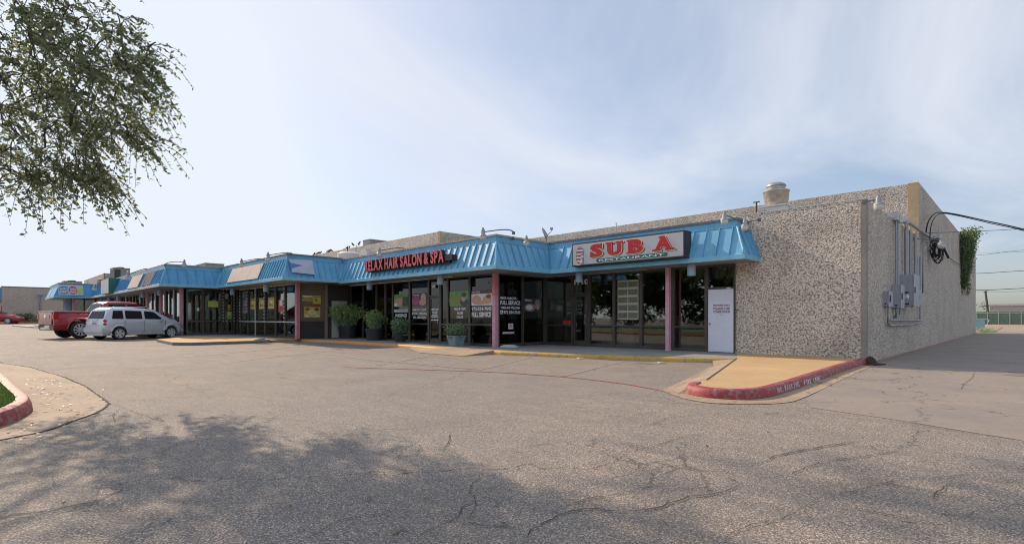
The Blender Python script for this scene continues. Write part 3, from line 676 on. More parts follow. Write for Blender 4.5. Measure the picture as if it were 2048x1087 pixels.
mb = MB(); mb.tube([(ex+.05, yf-.01, ez+.05), (ex+.11, yf-.01, ez+.02), (ex+.14, yf-.01, ez+.07), (ex+.17, yf-.01, ez+.05)], .012, 5); mb.tube([(ex+.03, yf-.01, ez-.12), (ex+.09, yf-.01, ez-.07), (ex+.13, yf-.01, ez-.1), (ex+.12, yf-.01, ez-.17), (ex+.17, yf-.01, ez-.22)], .009, 5); mb.tube([(ex+.13, yf-.01, ez-.26), (ex+.17, yf-.01, ez-.28), (ex+.14, yf-.01, ez-.31)], .008, 5)
mb.build('emblem_lines', M['black'], em)
mb = MB(); mb.box(ex-.15, ex+.02, yf, yf-.006, ez-.335, ez-.30); mb.build('emblem_base', M['cream'], em)

# ===== unit B: hair salon
YB = 13.75
B = thing('salon_building', (-20, YB, 0), 'hair salon unit with black glazing and striped blue canopy between restaurant and grocery', 'shop building')
canopy(B, [(-24.15, 12.46), (-13.05, 12.46), (-13.05, 15.34)], [(-1, 1), (-1, 1), (-1, 1)], ZS, .36, dict(cap=M['captan']))
soffit(B, [[(-25.4, 12.49), (-13.08, 12.49), (-13.08, 15.37), (-14.4, 15.37), (-14.4, YB), (-25.4, YB)]], ZS+.01)
mb = MB(); mb.box(-25.6, -14.4, 12.9, YB+7, 4.08, 4.13); mb.box(-25.6, -25.4, YB, 19.9, 3.9, 4.1); mb.box(-14.4, -13.5, 12.9, YA, 4.08, 4.13); mb.box(-14.5, -14.4, YB+.1, YA+7, 4.0, 4.1); mb.build('roof', M['roof'], B)
pB = Plane('y', YB)
bm_ = [-25.4, -24.12, -22.83, -22.02, -21.37, -20.0, -18.56]
for a, b in zip(bm_, bm_[1:]): window(B, pB, a, b, .13, 2.9, rail=.95 if a > -22.5 else None, glass='darkglass', fw=.06 if a != -21.37 else .06)
glassdoor(B, pB, -18.56, -17.74, .13, 2.12, 2.9, 'darkglass')
for a, b in ((-17.74, -17.25), (-17.25, -15.86), (-15.86, -14.47)): window(B, pB, a, b, .13, 2.9, rail=.95, glass='darkglass')
pB2 = Plane('x', -14.4)
for a, b in ((13.85, 15.2), (15.2, 16.5)): window(B, pB2, a, b, .13, 2.9, glass='darkglass', rail=None)
column(B, -14.44, YB+.02, .12, ZS, 'pink', .17, .17)
mb = MB(); mb.box(-14.53, -14.35, YB-.071, YB+.112, 2.05, ZS-.01); mb.build('column_top', M['pinkred'], B)  # upper length redder and darker than the column below
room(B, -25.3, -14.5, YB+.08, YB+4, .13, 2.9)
mb = MB(); mb.box(-25.85, -25.6, 19.8, 25.8, 3.8, 6.5) ; mb.box(-43.5, -25.85, 19.8, 20.05, 3.8, 6.5)
mb.build('upper_wall', M['pebble'], B)
mb = MB(); mb.box(-25.84, -25.59, 19.77, 19.8, 4., 6.52); mb.build('corner_strip', M['tanstrip'], B)
mb = MB(); mb.box(-43.5, -25.85, 20.05, 40, 6.1, 6.25); mb.build('upper_roof', M['roof'], B)
# window lettering
def lett(par, lines, pl, s0, s1, name='window_lettering', mat='vinyl', bold=.03, d=.012):
    for s, z, h, a, b in lines:
        mb = MB(); text(mb, s, pl.pt(s0+(s1-s0)*a, d, z), pl.right(), ZU, (s1-s0)*(b-a), h, .003, bold); mb.build(name, M[mat], par)
lett(B, [('REFLEXOLOGY', 1.47, .15, 0, 1), ('MASSAGE', 1.26, .15, .1, .92)], pB, -21.3, -20.15)
lett(B, [('HAIRCUTS - COLOR', 1.53, .10, .05, .95), ('STYLING - THREADING', 1.36, .10, 0, 1), ('WAX - HIGHLIGHTS', 1.19, .10, .05, .92)], pB, -19.85, -18.72)
lett(B, [('HIGH & TIGHT', 1.53, .10, .0, 1), ('FADES', 1.36, .10, .25, .78), ('COLOR', 1.20, .10, .2, .8)], pB, -16.85, -16.12)
lett(B, [('972-554-7643', 1.51, .13, 0, 1), ('FULL SERVICE', 1.25, .19, 0, .97)], pB, -15.76, -14.62)
for z, h, words in ((1.56, .05, (.05, .55, .6, .95)), (1.47, .03, (.15, .4, .45, .85)), (1.40, .03, (.2, .5, .55, .8)), (1.33, .03, (.1, .35, .4, .9)), (1.25, .04, (.0, .3, .35, .95)), (1.10, .05, (.0, .3, .35, .6, .65, .95))):
    mb = MB()
    for a, b in zip(words[::2], words[1::2]): pB.box(mb, -18.42+.54*a, -18.42+.54*b, .012, .015, z, z+h)
    mb.build('window_lettering', M['vinyl'], B)
lett(B, [("MEN'S HAIRCUT s", 1.93, .10, 0, .85), ('FULL SERVICE', 1.72, .16, 0, 1), ('WALK-INS WELCOME', 1.56, .10, .02, .98), ('972 554-7643', 1.37, .13, .17, 1)], pB2, 13.97, 15.08)
mb = MB(); pB2.box(mb, 13.98, 14.13, .012, .016, 1.365, 1.505); w_ = mb.build('phone_symbol', M['vinyl'], B)
mb = MB(); mb.tube([(-14.378, 14.02, 1.47), (-14.378, 14.025, 1.42), (-14.378, 14.09, 1.40)], .014, 5); mb.build('phone_handset', M['black'], w_)
mb = MB(); pB.box(mb, -18.25, -18.05, .075, .08, 2.5, 2.62); mb.build('number_plate', M['vinyl'], B)
def poster(pl, s0, s1, z0, z1, bg, shapes, label, d=.012, group=None, name='poster', th=.006):
    t = thing(name, pl.pt((s0+s1)/2, d, z0), label, 'poster', group)
    mb = MB(); pl.box(mb, s0, s1, d, d+th, z0, z1); mb.build('sheet', M[bg], t)
    w, h = s1-s0, z1-z0; k = 0
    for sh in shapes:
        k += 1; dd = d+th+.002*k; mb = MB(); m = sh[1]
        if sh[0] == 'r':
            _, m, a, b, c, e = sh; pl.box(mb, s0+w*a, s0+w*b, dd-.001, dd, z0+h*c, z0+h*e); nm = 'picture_patch'
        elif sh[0] == 'e':
            _, m, cx, cz, rx, rz = sh
            mb.prism([pl.pt(s0+w*(cx+rx*math.cos(2*math.pi*i/14)), dd-.001, z0+h*(cz+rz*math.sin(2*math.pi*i/14))) for i in range(14)], Vector(pl.pt(0, .001, 0))-Vector(pl.pt(0, 0, 0))); nm = 'picture_shape'
        elif sh[0] == 't':
            _, m, s_, a, b, c, e = sh; text(mb, s_, pl.pt(s0+w*a, dd-.001, z0+h*c), pl.right(), ZU, w*(b-a), h*(e-c), .002, .02); nm = 'poster_lettering'
        mb.build(nm, M[m], t)
    return t
poster(pB, -21.3, -20.17, 1.73, 2.31, 'pgreen', [('r', 'pdark', .62, 1, .02, .78), ('e', 'pskin', .33, .36, .30, .32), ('e', 'pskin', .5, .55, .16, .14), ('e', 'pwhite', .14, .16, .13, .14), ('e', 'leaf', .8, .5, .13, .25)], 'green massage poster showing a lying client, leftmost in the salon windows')
poster(pB, -19.84, -18.73, 1.74, 2.31, 'ppurple', [('e', 'pmag', .26, .42, .26, .36), ('e', 'pblond', .78, .62, .17, .36), ('e', 'pskin', .72, .28, .24, .24), ('e', 'pskin', .76, .55, .09, .16), ('t', 'pwhite', 'Womens', .05, .5, .8, .95)], 'purple poster of a blonde woman left of the salon door')
poster(pB, -17.15, -15.94, 1.70, 2.30, 'pgreen', [('e', 'leafpot', .33, .4, .36, .38), ('e', 'pdark', .78, .22, .22, .26), ('e', 'pskin', .74, .52, .10, .24), ('e', 'pdark', .76, .74, .13, .16), ('t', 'plime', 'Mens', .06, .3, .82, .94)], 'green poster of a dark haired man right of the salon door')
poster(pB, -15.78, -14.55, 1.70, 2.30, 'pwhite', [('r', 'ppurple', 0, 1, .76, 1), ('e', 'pskin', .25, .36, .22, .3), ('e', 'pskin', .75, .36, .2, .28), ('e', 'pfood', .82, .58, .12, .14), ('e', 'pskin', .42, .18, .3, .14), ('t', 'pwhite', 'Mini Facial', .05, .42, .82, .95)], 'facial treatment poster with purple header beside the pink corner post')
poster(pB2, 15.31, 16.3, 1.46, 2.0, 'pdark', [('e', 'pgrey', .34, .32, .34, .3), ('e', 'pwhite', .3, .33, .2, .2), ('e', 'pgrey', .8, .55, .18, .42), ('e', 'pskin', .8, .4, .1, .2), ('t', 'pwhite', 'Mens', .03, .42, .78, .95)], 'dark grey poster headed Mens on the side salon window')
poster(pB2, 14.41, 14.68, .78, 1.0, 'pwhite', [('r', 'pred', .25, .8, .3, .8), ('r', 'pwhite', .4, .65, .4, .7)], 'small white notice with red print low on the side salon window')
poster(pB2, 14.1, 14.73, .60, .68, 'paper', [], 'torn strip of white paper taped under the small notice', name='torn_strip')

# ===== RELAX sign (channel letters)
t = thing('channel_letter_sign', (-18.6, 12.35, 3.3), 'red RELAX HAIR SALON & SPA letters with black sides on the blue canopy', 'sign')
mb = MB(); mb.box(-21.35, -15.55, 12.44, 12.62, 3.28, 3.62); mb.build('raceway', M['blackcan'], t)
mb = MB(); mb.box(-15.72, -15.3, 12.36, 12.6, 3.37, 3.58); mb.build('transformer_box', M['blackcan'], t)
s = 'RELAX HAIR SALON & SPA'; hh = .47; ws = []
for c in s:
    if c == ' ': ws.append(.26); continue
    vs, _ = glyph(c, .035); ws.append((max(v[0] for v in vs)-min(v[0] for v in vs)) + .10)
x0, x1 = -21.5, -15.72; tot = sum(ws); x = x0
for c, w in zip(s, ws):
    w2 = w/tot*(x1-x0)
    if c != ' ':
        gw = (w-.10)/tot*(x1-x0)
        mb = MB(); text(mb, c, (x-.01, 12.5, 3.305), XR, ZU, gw+.02, hh+.02, .17, .05); L = mb.build('letter', M['blackcan'], t)
        mb = MB(); text(mb, c, (x, 12.33, 3.315), XR, ZU, gw, hh, .012, .035); mb.build('letter_face', M['redface'], L)
    x += w2

# ===== unit C: grocery with posters
YC = 10.95; XC = -25.5
C = thing('grocery_building', (-29, YC, 0), 'shop unit with string lights, yellow posters and a pale faded sign panel', 'shop building')
zc = 2.97
canopy(C, [(-33.55, 9.7), (-24.15, 9.7), (-24.15, 12.46)], [(-1, 1), (-1, 1), (-1, 1)], zc-.03, .30)
soffit(C, [[(-33.6, 9.73), (-24.18, 9.73), (-24.18, 12.5), (XC, 12.5), (XC, YC), (-33.6, YC)]], ZS+.045)
mb = MB(); mb.box(-34.2, -25.5, 10.2, 19.8, 4.1, 4.15); mb.box(-25.5, -24.6, 10.2, YB, 4.1, 4.15); mb.build('roof', M['roof'], C)
pC = Plane('y', YC); cz = .19
cm = [-33.9, -33.3, -32.09, -30.85, -29.51, -28.07, -26.9, -25.6]
for a, b in zip(cm, cm[1:]): window(C, pC, a, b, cz, 2.92, rail=1.02)
mb = MB(); pC.box(mb, -33.3, -25.6, .062, .075, .99, 1.04); pC.box(mb, -30.88, -30.80, .062, .08, cz, 2.9); mb.build('white_rail', M['whiteold'], C)
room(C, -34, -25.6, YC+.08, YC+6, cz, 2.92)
pC2 = Plane('x', XC)
mb = MB(); pC2.box(mb, YC, 12.32, -.1, 0.02, 1.06, 2.92); mb.build('brown_wall_panel', M['ply'], C)
mb = MB(); pC2.box(mb, YC, 12.32, -.1, 0.015, cz, 1.04); pC2.box(mb, 12.5, 13.74, -.12, -.02, cz, 2.92); mb.build('dark_wall_panel', M['plydark'], C)
mb = MB(); pC2.box(mb, 12.34, 12.5, -.1, 0.03, cz, 2.92); mb.build('tan_post', M['plylight'], C)
mb = MB(); pC2.box(mb, 12.72, 13.56, 0, .04, cz+.01, 2.09); d = mb.build('door', M['doorcream'], C, bevel=.004); d['label'] = 'pale cream door partly hidden by the bushy potted plant'
mb = MB(); mb.lathe([(.012, 0), (.03, .04), (.02, .07)], (XC+.04, 12.80, 1.2), (1, 0, 0), 10); mb.build('handle', M['black'], d)
column(C, -25.42, YC-.02, cz, 2.97, 'pinkred', .17, .17)
# string lights: dotted white bulbs
def bulbs(par, pl, runs):
    mb = MB(); p0 = None; first = None
    for (s0, z0, s1, z1) in runs:
        L = math.hypot(s1-s0, z1-z0); n = int(L/.17)
        for i in range(n+1):
            f = i/max(1, n); p = Vector(pl.pt(s0+(s1-s0)*f, .085, z0+(z1-z0)*f))
            if first is None:
                p0 = p; mb.box(p[0]-.018, p[0]+.018, p[1]-.018, p[1]+.018, p[2]-.035, p[2]+.035); first = mb.build('bulb', M['vinyl'], par)
            else:
                c = first.copy(); COL.objects.link(c); c.parent = par; c.location = p-p0
t = thing('string_lights', (-29, YC-.08, cz), 'dotted white bulb string outlining the grocery windows', 'lights')
bulbs(t, pC, [(-33.3, 1.04, -33.3, 2.88), (-32.09, 1.6, -32.09, 2.88), (-30.84, 1.04, -30.84, 2.88), (-29.51, 1.04, -29.51, 2.88), (-26.9, 1.04, -26.9, 2.88), (-33.3, 2.88, -25.7, 2.88)])
for a, b, col, lab in ((-31.7, -31.0, 'pyellow', 'yellow food poster, first of three, beside the faded grey poster'), (-30.4, -29.6, 'pyellow', 'yellow food poster just right of the white window post'), (-29.1, -28.3, 'pyellow', 'yellow food poster between the other yellow ones and the red poster')):
    poster(pC, a, b, 1.71, 2.31, col, [('e', 'pfood', .3, .35, .16, .12), ('e', 'pgreen', .65, .3, .14, .1), ('r', 'pred', .15, .85, .85, .93), ('e', 'pwhite', .55, .62, .2, .12)], lab)
poster(pC, -27.75, -27.1, 1.53, 2.14, 'pred', [('e', 'pwhite', .5, .65, .3, .28), ('r', 'pwhite', .1, .9, .9, .98), ('e', 'pfood', .5, .35, .22, .18)], 'red and white poster nearest the pink corner post')
poster(pC, -32.98, -32.2, 1.49, 2.3, 'pgrey', [('e', 'pfood', .3, .3, .2, .1), ('e', 'pskin', .6, .6, .22, .14), ('r', 'pdark', .1, .9, .44, .48)], 'faded grey and brown poster left of the yellow ones')
poster(pC2, 11.2, 11.71, 2.05, 2.33, 'pyellow', [('r', 'pwhite', .03, .97, .7, .95), ('t', 'pred', 'MICHOACAN', .05, .95, .36, .66), ('t', 'pred', '972 554', .1, .9, .1, .25)], 'small yellow sign lettered in red on the brown panel', .024)
poster(pC2, 11.72, 12.13, 1.86, 2.34, 'pyellow', [('r', 'pred', 0, 1, 0, .12), ('e', 'pgreen', .4, .55, .2, .16), ('t', 'pgreen', 'S', .25, .6, .38, .72), ('r', 'pred', .1, .9, .82, .88)], 'orange yellow sign with red base at top right of the brown panel', .024)
poster(pC2, 11.28, 12.1, 1.24, 1.76, 'pyellow', [('e', 'pfood', .2, .8, .15, .14), ('e', 'pfood', .78, .78, .17, .17), ('e', 'pwhite', .5, .5, .26, .2), ('e', 'pyellow', .5, .5, .18, .12), ('e', 'pwhite', .18, .15, .14, .1), ('e', 'pwhite', .8, .18, .15, .1)], 'large pale yellow food poster low on the brown panel', .024)
# ghost sign on the slope
def slopeP(x, f, yb, z0, out=.06): return (x, yb+.03+.33*f-out*.93, z0+.15+.85*f+out*.36)
def slope_panel(name, x0, x1, f0, f1, yb, z0, mat, label, cat='sign', out=.07, x0t=None, x1t=None, split=None):
    t = thing(name, (x0, yb, z0), label, cat)
    segs = [(x0, x1)] if not split else [(x0, split-.012), (split+.012, x1)]
    for a, b in segs:
        mb = MB(); mb.prism([slopeP(a, f0, yb, z0, out), slopeP(b, f0, yb, z0, out), slopeP(b, f1, yb, z0, out), slopeP(a, f1, yb, z0, out)], (0, .025, -.01)); mb.build('sign_panel', mat, t)
    return t
slope_panel('faded_sign', -31.75, -27.2, .06, .98, 9.7, zc-.03, M['ghost'], 'pale pinkish faded sign panel fixed on the canopy above the string lights', split=-28.7)
# torn banner on the return slope (faces +x)
t = thing('torn_banner', (-24.2, 10.6, 3.3), 'torn white banner flap over bright blue on the canopy corner', 'banner')
def sy(y, f, out=.11): return (-24.15-.03-.33*f+out*.93, y, zc-.03+.15+.85*f+out*.36)
mb = MB(); mb.prism([sy(10.08, .95), sy(11.2, .98), sy(11.2, .16), sy(10.12, .22), sy(10.14, .42), sy(10.68, .64), sy(10.12, .74)], (-.02, 0, -.005)); mb.build('white_sheet', M['torn'], t)
mb = MB(); mb.prism([sy(10.1,   .80, .105), sy(10.7, .70, .105), sy(10.7, .56, .105), sy(10.12, .38, .105)], (-.02, 0, -.005)); mb.build('blue_backing', M['tornblue'], t)

# ===== unit D
YD = 8.3; XD = -34.3
D = thing('long_shop_building', (-46, YD, 0), 'long shop unit behind the parked vehicles with weathered blue canopy', 'shop building')
zd = 2.95
canopy(D, [(-59.5, 6.9), (-33.55, 6.9), (-33.55, 9.7)], [(-1, 1), (-1, 1), (-1, 1)], zd-.02, .45, dict(panel=M['blueflat'], strip=M['bluelight'], cap=M['captan']))
mb = MB(); mb.box(-59, -33.6, 6.888, 6.898, zd-.02, zd+.115); mb.build('pale_strip', M['whiteold'], D)
mb = MB(); mb.box(-59, -33.95, 7.24, 7.258, zd+1.0, zd+1.2); mb.build('pale_band', M['bluepale'], D)
soffit(D, [[(-59.5, 6.93), (-33.58, 6.93), (-33.58, 9.73), (XD, 9.73), (XD, YD), (-59.5, YD)]], ZS+.04)
mb = MB(); mb.box(-62, -33.95, 7.3, 20, 4.1, 4.15); mb.build('roof', M['roof'], D)
pD = Plane('y', YD)
xx = -35.0; zD = .27
k = 0
while xx > -57.5:
    w = .9 if k % 3 else 1.4
    window(D, pD, xx-w, xx, gz(xx)+.12, 2.93, rail=1.1); xx -= w
    if k % 2 == 0 and xx > -57:
        mb = MB(); pD.box(mb, xx-.28, xx, -.1, .08, gz(xx)+.1, 2.93); mb.build('pilaster', M['plylight' if k % 4 else 'whiteold'], D); xx -= .28
    k += 1
pD2 = Plane('x', XD)
for a, b in ((8.35, 9.2), (9.2, 10.2)): window(D, pD2, a, b, .24, 2.93, rail=1.02)
glassdoor(D, pD2, 10.2, 10.93, .24, 2.3, 2.93, hand=1)
t = thing('door_light_string', (XD, 10.5, .24), 'dotted white bulb outline round the dark corner door', 'lights')
bulbs(t, pD2, [(10.25, 1.04, 10.25, 2.88), (10.85, 1.04, 10.85, 2.88), (10.25, 2.88, 10.85, 2.88), (10.25, 1.04, 10.85, 1.04)])
column(D, -34.7, YD-.1, .24, 2.95, 'pink', .17, .17)
for x in (-38.2, -42.0): column(D, x, YD-.35, gz(x)+.12, 2.95, 'pink', .14, .14)
room(D, -58, XD-.1, YD+.1, YD+6, .2, 2.93)
poster(pD2, 9.46, 10.0, 1.86, 2.21, 'plime', [('r', 'pgreen', .1, .9, .62, .68), ('r', 'pgreen', .2, .8, .40, .46)], 'lime green paper sign in the corner window right of the pink post')
poster(pD2, 8.88, 9.0, 1.62, 1.8, 'pwhite', [], 'tiny white card in the window beside the pink post nearest the silver car', name='card')
poster(pD2, 10.5, 10.72, 1.16, 1.6, 'plime', [('e', 'pgreen', .5, .3, .35, .2)], 'lime poster in the dotted corner door', .03)
poster(pD2, 10.53, 10.66, 1.66, 2.02, 'pyellow', [('r', 'pred', .2, .8, .2, .5)], 'narrow orange yellow card in the dotted corner door', .03)
slope_panel('blank_sign', -42.3, -39.1, .02, .97, 6.9, zd-.02, M['ghost'], 'blank pale sign panel on the long shop canopy')
slope_panel('brown_scar', -38.3, -35.9, .05, .95, 6.9, zd-.02, M['brownsc'], 'brown weathered area of bare metal left of the canopy corner', 'panel', .04)
t = thing('green_sided_sign', (-50, 6.8, 3), 'projecting pale box sign with a green end on the long canopy', 'sign')
mb = MB(); mb.box(-50.6, -47.2, 6.62, 7.25, 3.0, 4.1); mb.build('cabinet', M['green'], t); mb = MB(); mb.box(-50.55, -47.25, 6.6, 6.615, 3.03, 4.07); mb.build('face', M['whiteold'], t)
# upper block of D
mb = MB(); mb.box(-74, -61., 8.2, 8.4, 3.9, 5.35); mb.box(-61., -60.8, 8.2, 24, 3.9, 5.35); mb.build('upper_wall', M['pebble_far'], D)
mb = MB(); mb.box(-61., -60.79, 8.17, 8.2, 3.9, 5.37); mb.build('corner_strip', M['rust'], D)

# ===== unit E: auto paint
XE = -59.5; YE = 4.45
E_ = thing('paint_shop_building', (-61, YE+1, .3), 'far corner unit with the auto paint banner on its blue canopy', 'shop building')
canopy(E_, [(-66, YE), (-58., YE), (-58., 7.0)], [(0, 1), (-1, 1), (-1, 1)], zd-.02, .45, dict(seams=False, panel=M['blueflat']))
mb = MB(); mb.prism([slopeP(-63.6, 0, YE, zd-.02, .02), slopeP(-62.6, 0, YE, zd-.02, .02), slopeP(-62.6, 1, YE, zd-.02, .02), slopeP(-63.6, 1, YE, zd-.02, .02)], (0, .02, -.01)); mb.build('cream_panel', M['pblond'], E_)
mb = MB(); mb.box(-66, -58.03, YE+.03, 8.3, zd-.02, zd+.02); mb.build('soffit', M['soffit'], E_)
mb = MB(); mb.box(-66, -58.4, YE+.4, 20, 4.1, 4.15); mb.build('roof', M['roof'], E_)
mb = MB(); mb.box(-66, -59.4, YE+1.3, YE+1.45, .3, 2.95); mb.build('front_wall', M['plydark'], E_)
mb = MB(); mb.box(-60.2, -59.95, YE+.9, YE+1.25, .4, 2.95); mb.build('pale_post', M['bluegrey'], E_)
pE = Plane('x', -59.4)
for a, b in ((5.9, 6.6), (6.6, 7.4), (7.4, 8.25)): window(E_, pE, a, b, .4, 2.93)
column(E_, -59.3, 5.85, .4, 2.95, 'pink', .2, .2)
t = thing('auto_paint_banner', (-58, 5.5, 3.2), 'banner with two AUTO PAINT badges and a yellow badge on the far canopy', 'sign')
def sE(y, f, out=.08): return (-58.-.03-.33*f+out*.93, y, zd-.02+.15+.85*f+out*.36)
mb = MB(); mb.prism([sE(4.75, .05), sE(6.4, .05), sE(6.4, 1.1), sE(4.75, 1.1)], (-.03, 0, -.01)); mb.build('sheet', M['torn'], t)
upE = (Vector(sE(0, 1))-Vector(sE(0, 0))).normalized()
for y0, y1, m in ((4.8, 5.4, 'pblue'), (5.44, 5.95, 'pred'), (6.0, 6.35, 'plime')):
    mb = MB(); o0 = .09; n_ = 14
    mb.prism([Vector(sE((y0+y1)/2, .55, o0)) + Vector((0, (y1-y0)/2*(abs(math.cos(2*math.pi*i/n_))**.6)*(1 if math.cos(2*math.pi*i/n_) > 0 else -1), 0)) + upE*(.36*math.sin(2*math.pi*i/n_)) for i in range(n_)], (-.01, 0, -.004)); bd = mb.build('badge', M[m], t)
    if m != 'plime':
        mb = MB(); text(mb, 'AUTO', Vector(sE(y0+.05, .55, .1)), YR, upE, y1-y0-.1, .2, .004, .03); text(mb, 'PAINT', Vector(sE(y0+.04, .26, .1)), YR, upE, y1-y0-.08, .2, .004, .03); mb.build('badge_lettering', M['vinyl'], bd)

# ===== unit F: far grey end building
Fb = thing('far_grey_building', (-82, 5, gz(-82)), 'grey pebble walled building behind the red sedan at the far end', 'building')
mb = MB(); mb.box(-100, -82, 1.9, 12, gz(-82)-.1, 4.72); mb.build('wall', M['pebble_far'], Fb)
mb = MB(); mb.box(-100, -81.95, 1.85, 12, 4.72, 4.80); mb.build('coping', M['cap'], Fb)
mb = MB(); mb.box(-99, -82.3, .7, 1.9, 3.2, 4.6); mb.build('canopy', M['blueflat'], Fb)
mb = MB(); mb.box(-99, -82.3, 1.8, 1.9, .6, 2.6); mb.build('red_front', M['pred'], Fb)
mb = MB(); mb.box(-99, -82.3, .66, .70, 3.4, 3.9); mb.build('lime_sign', M['plime'], Fb)
mb = MB(); mb.tube([(-81.9, 5.05, gz(-82)), (-81.9, 5.05, 3.9), (-81.7, 5.05, 4.05)], .1, 6); mb.tube([(-81.85, 4.85, 3.95), (-81.85, 5.3, 3.95)], .14, 6); tag(mb.build('downpipe', M['bluegrey'], Fb))
mb = MB(); mb.prism([(-81.9, 1.2, gz(-80)), (-78.5, 3.6, gz(-78)), (-78.5, 9, gz(-78)), (-81.9, 9, gz(-80))], (0, 0, .14)); struct('far_kerb', mb, M['orange'])

# ---------------------------------------------------------------- lamps, cans
CAN = None
def can(x, y, z, label, s=1.):
    t = thing('can_light', (x, y, z), label, 'light', 'blue can lights under the canopy')
    mb = MB(); mb.lathe([(.115*s, 0), (.13*s, -.0), (.13*s, -.36*s), (.12*s, -.37*s), (.118*s, -.30*s), (.02, -.30*s)], (x, y, z), (0, 0, 1), 18); mb.build('housing', M['bluegrey'], t, smooth=True)
    mb = MB(); mb.lathe([(.14*s, 0), (.14*s, .012)], (x, y, z-.012), (0, 0, 1), 18); mb.build('mounting_ring', M['soffit'], t)
def canat(u, vb, yy, lab, z=ZS):  # find point under the soffit at depth plane yy
    p = PY(u, vb, yy); can(p[0], p[1], z, lab)
canat(1383, 545, 15.75, 'blue can light between the pink post and the white delivery door')
canat(1158, 555, 15.75, 'blue can light in front of the house number')
canat(881, 560, 12.9, 'blue can light above the salon door')
canat(739, 575, 12.9, 'blue can light above the bushy potted plants')
canat(532, 575, 10.2, 'blue can light above the middle yellow poster')
canat(465, 580, 10.2, 'blue can light in front of the dotted corner door')
for u, l in ((319, 'first blue can light left of the long shop corner'), (286.5, 'second blue can light along the long shop canopy'), (237, 'third blue can light along the long canopy, over the truck cab'), (218, 'fourth blue can light, left of the one over the truck cab'), (203, 'fifth and farthest blue can light of the long canopy')):
    canat(u, 585, 7.5, l)
def lamp(head, base, label, s=1., up=True, tilt=0., mount=None):
    """barn lamp: head = globe centre, base = where the arm is fixed"""
    s *= .74; hx, hy, hz = head; t = thing('area_lamp', base, label, 'lamp', 'grey dusk lamps on the strip mall')
    mb = MB(); b = Vector(base); h = Vector((hx, hy, hz+.16*s)); mid = (b+h)/2 + Vector((0, 0, .22*s if up else .05))
    pts = []
    c1 = b + Vector((0, 0, .25*s if up else 0)); c2 = h + Vector(((b.x-h.x)*.3, (b.y-h.y)*.3, .06*s))
    for i in range(11):
        u = i/10; pts.append(b*(1-u)**3 + c1*3*u*(1-u)**2 + c2*3*u*u*(1-u) + h*u**3)
    mb.tube(pts, .024*s, 6); mb.box(b.x-.04, b.x+.04, b.y-.04, b.y+.04, b.z-.05, b.z+.05); mb.build('arm', M['armgrey'], t, smooth=True)
    mb = MB(); mb.lathe([(.03*s, .34*s), (.045*s, .33*s), (.045*s, .28*s), (.07*s, .26*s), (.09*s, .08*s), (.14*s, .04*s), (.15*s, 0), (.13*s, -.005)], (hx, hy, hz), n=18); mb.build('housing', M['lampgrey'], t, smooth=True)
    mb = MB(); mb.lathe([(.135*s, 0), (.14*s, -.05*s), (.11*s, -.14*s), (.06*s, -.18*s), (.01, -.185*s)], (hx, hy, hz), n=18); mb.build('globe', M['globe'], t, smooth=True)
h = PY(1449, 440, 14.9); lamp(h, (h[0]+.32, 15.66, 3.75), 'grey lamp with cracked globe on a curved arm above the canopy end', 1.)
h = PY(1490, 452, 15.3); lamp(h, (h[0]+.18, 15.9, 4.05), 'grey lamp at the canopy end touching the pebble wall', .95, False)
h = PX(1757, 410, -2.75); lamp(h, (-3.05, h[1], h[2]+.12), 'grey lamp on the top corner of the pebble building', 1.05, False)
h = PX(1883, 488, -2.3); lamp(h, (-3.08, h[1]-.2, h[2]+.25), 'grey lamp on the side wall right of the tangled cable bundle', 1.2, False)
h = PX(1944, 540, -2.9); lamp(h, (-3.08, h[1], h[2]+.2), 'dark lamp at the far end of the side wall beyond the vine', 1.3, False)
h = PX(1053, 485, -12.7); lamp(h, (-13.4, h[1], 4.1), 'grey lamp on the return between salon corner and restaurant sign', 1., False)
for u, v, y, l, db in ((966, 463, 12.1, 'dark gooseneck lamp at the salon canopy corner', .75), (759, 499, 12.1, 'rusty gooseneck lamp above the RELAX lettering', .85), (536, 508, 9.4, 'gooseneck lamp nearest the torn banner corner', .95), (483, 520, 9.4, 'gooseneck lamp above the left half of the faded sign', .95), (256, 546, 6.5, 'gooseneck lamp above the blank sign panel', 1.5), (189.5, 569, 6.5, 'gooseneck lamp farthest along the long canopy', 2.)):
    h = PY(u, v+6, y); s_ = 1.15 if u > 300 else 1.5
    lamp((h[0], h[1], h[2]-.05), (h[0]+db*.9, y+.8, 4.12), l, s_)
h = PX(368.5, 529, -33.2); lamp(h, (-33.95, h[1]-.75, 4.12), 'gooseneck lamp on the canopy return above the silver car nose', 1.15)

# ---------------------------------------------------------------- roof items
t = thing('exhaust_fan', (-6.15, 19, 3.9), 'spun metal exhaust fan on a white roof box behind the pebble wall', 'roof fan')
fx, fy = -6.13, 19.
mb = MB(); mb.prism([(fx-.42, fy-.42, 3.9), (fx+.42, fy-.42, 3.9), (fx+.42, fy+.42, 3.9), (fx-.42, fy+.42, 3.9)], (0, 0, 1.02)); mb.prism([(fx-.45, fy-.45, 4.92), (fx+.45, fy-.45, 4.92), (fx+.45, fy+.45, 4.92), (fx-.45, fy+.45, 4.92)], (0, 0, .05)); cb_ = mb.build('roof_curb', M['curb'], t)
mb = MB(); mb.box(fx-.38, fx-.22, fy-.5, fy-.42, 4.7, 4.84); mb.build('switch_box', M['galv'], cb_)
mb = MB(); mb.lathe([(.27, 4.97), (.28, 5.02), (.33, 5.08), (.38, 5.18), (.395, 5.44), (.42, 5.47), (.42, 5.50), (.33, 5.52), (.28, 5.53)], (fx, fy, 0), n=32); mb.build('bowl', M['fan'], t, smooth=True)
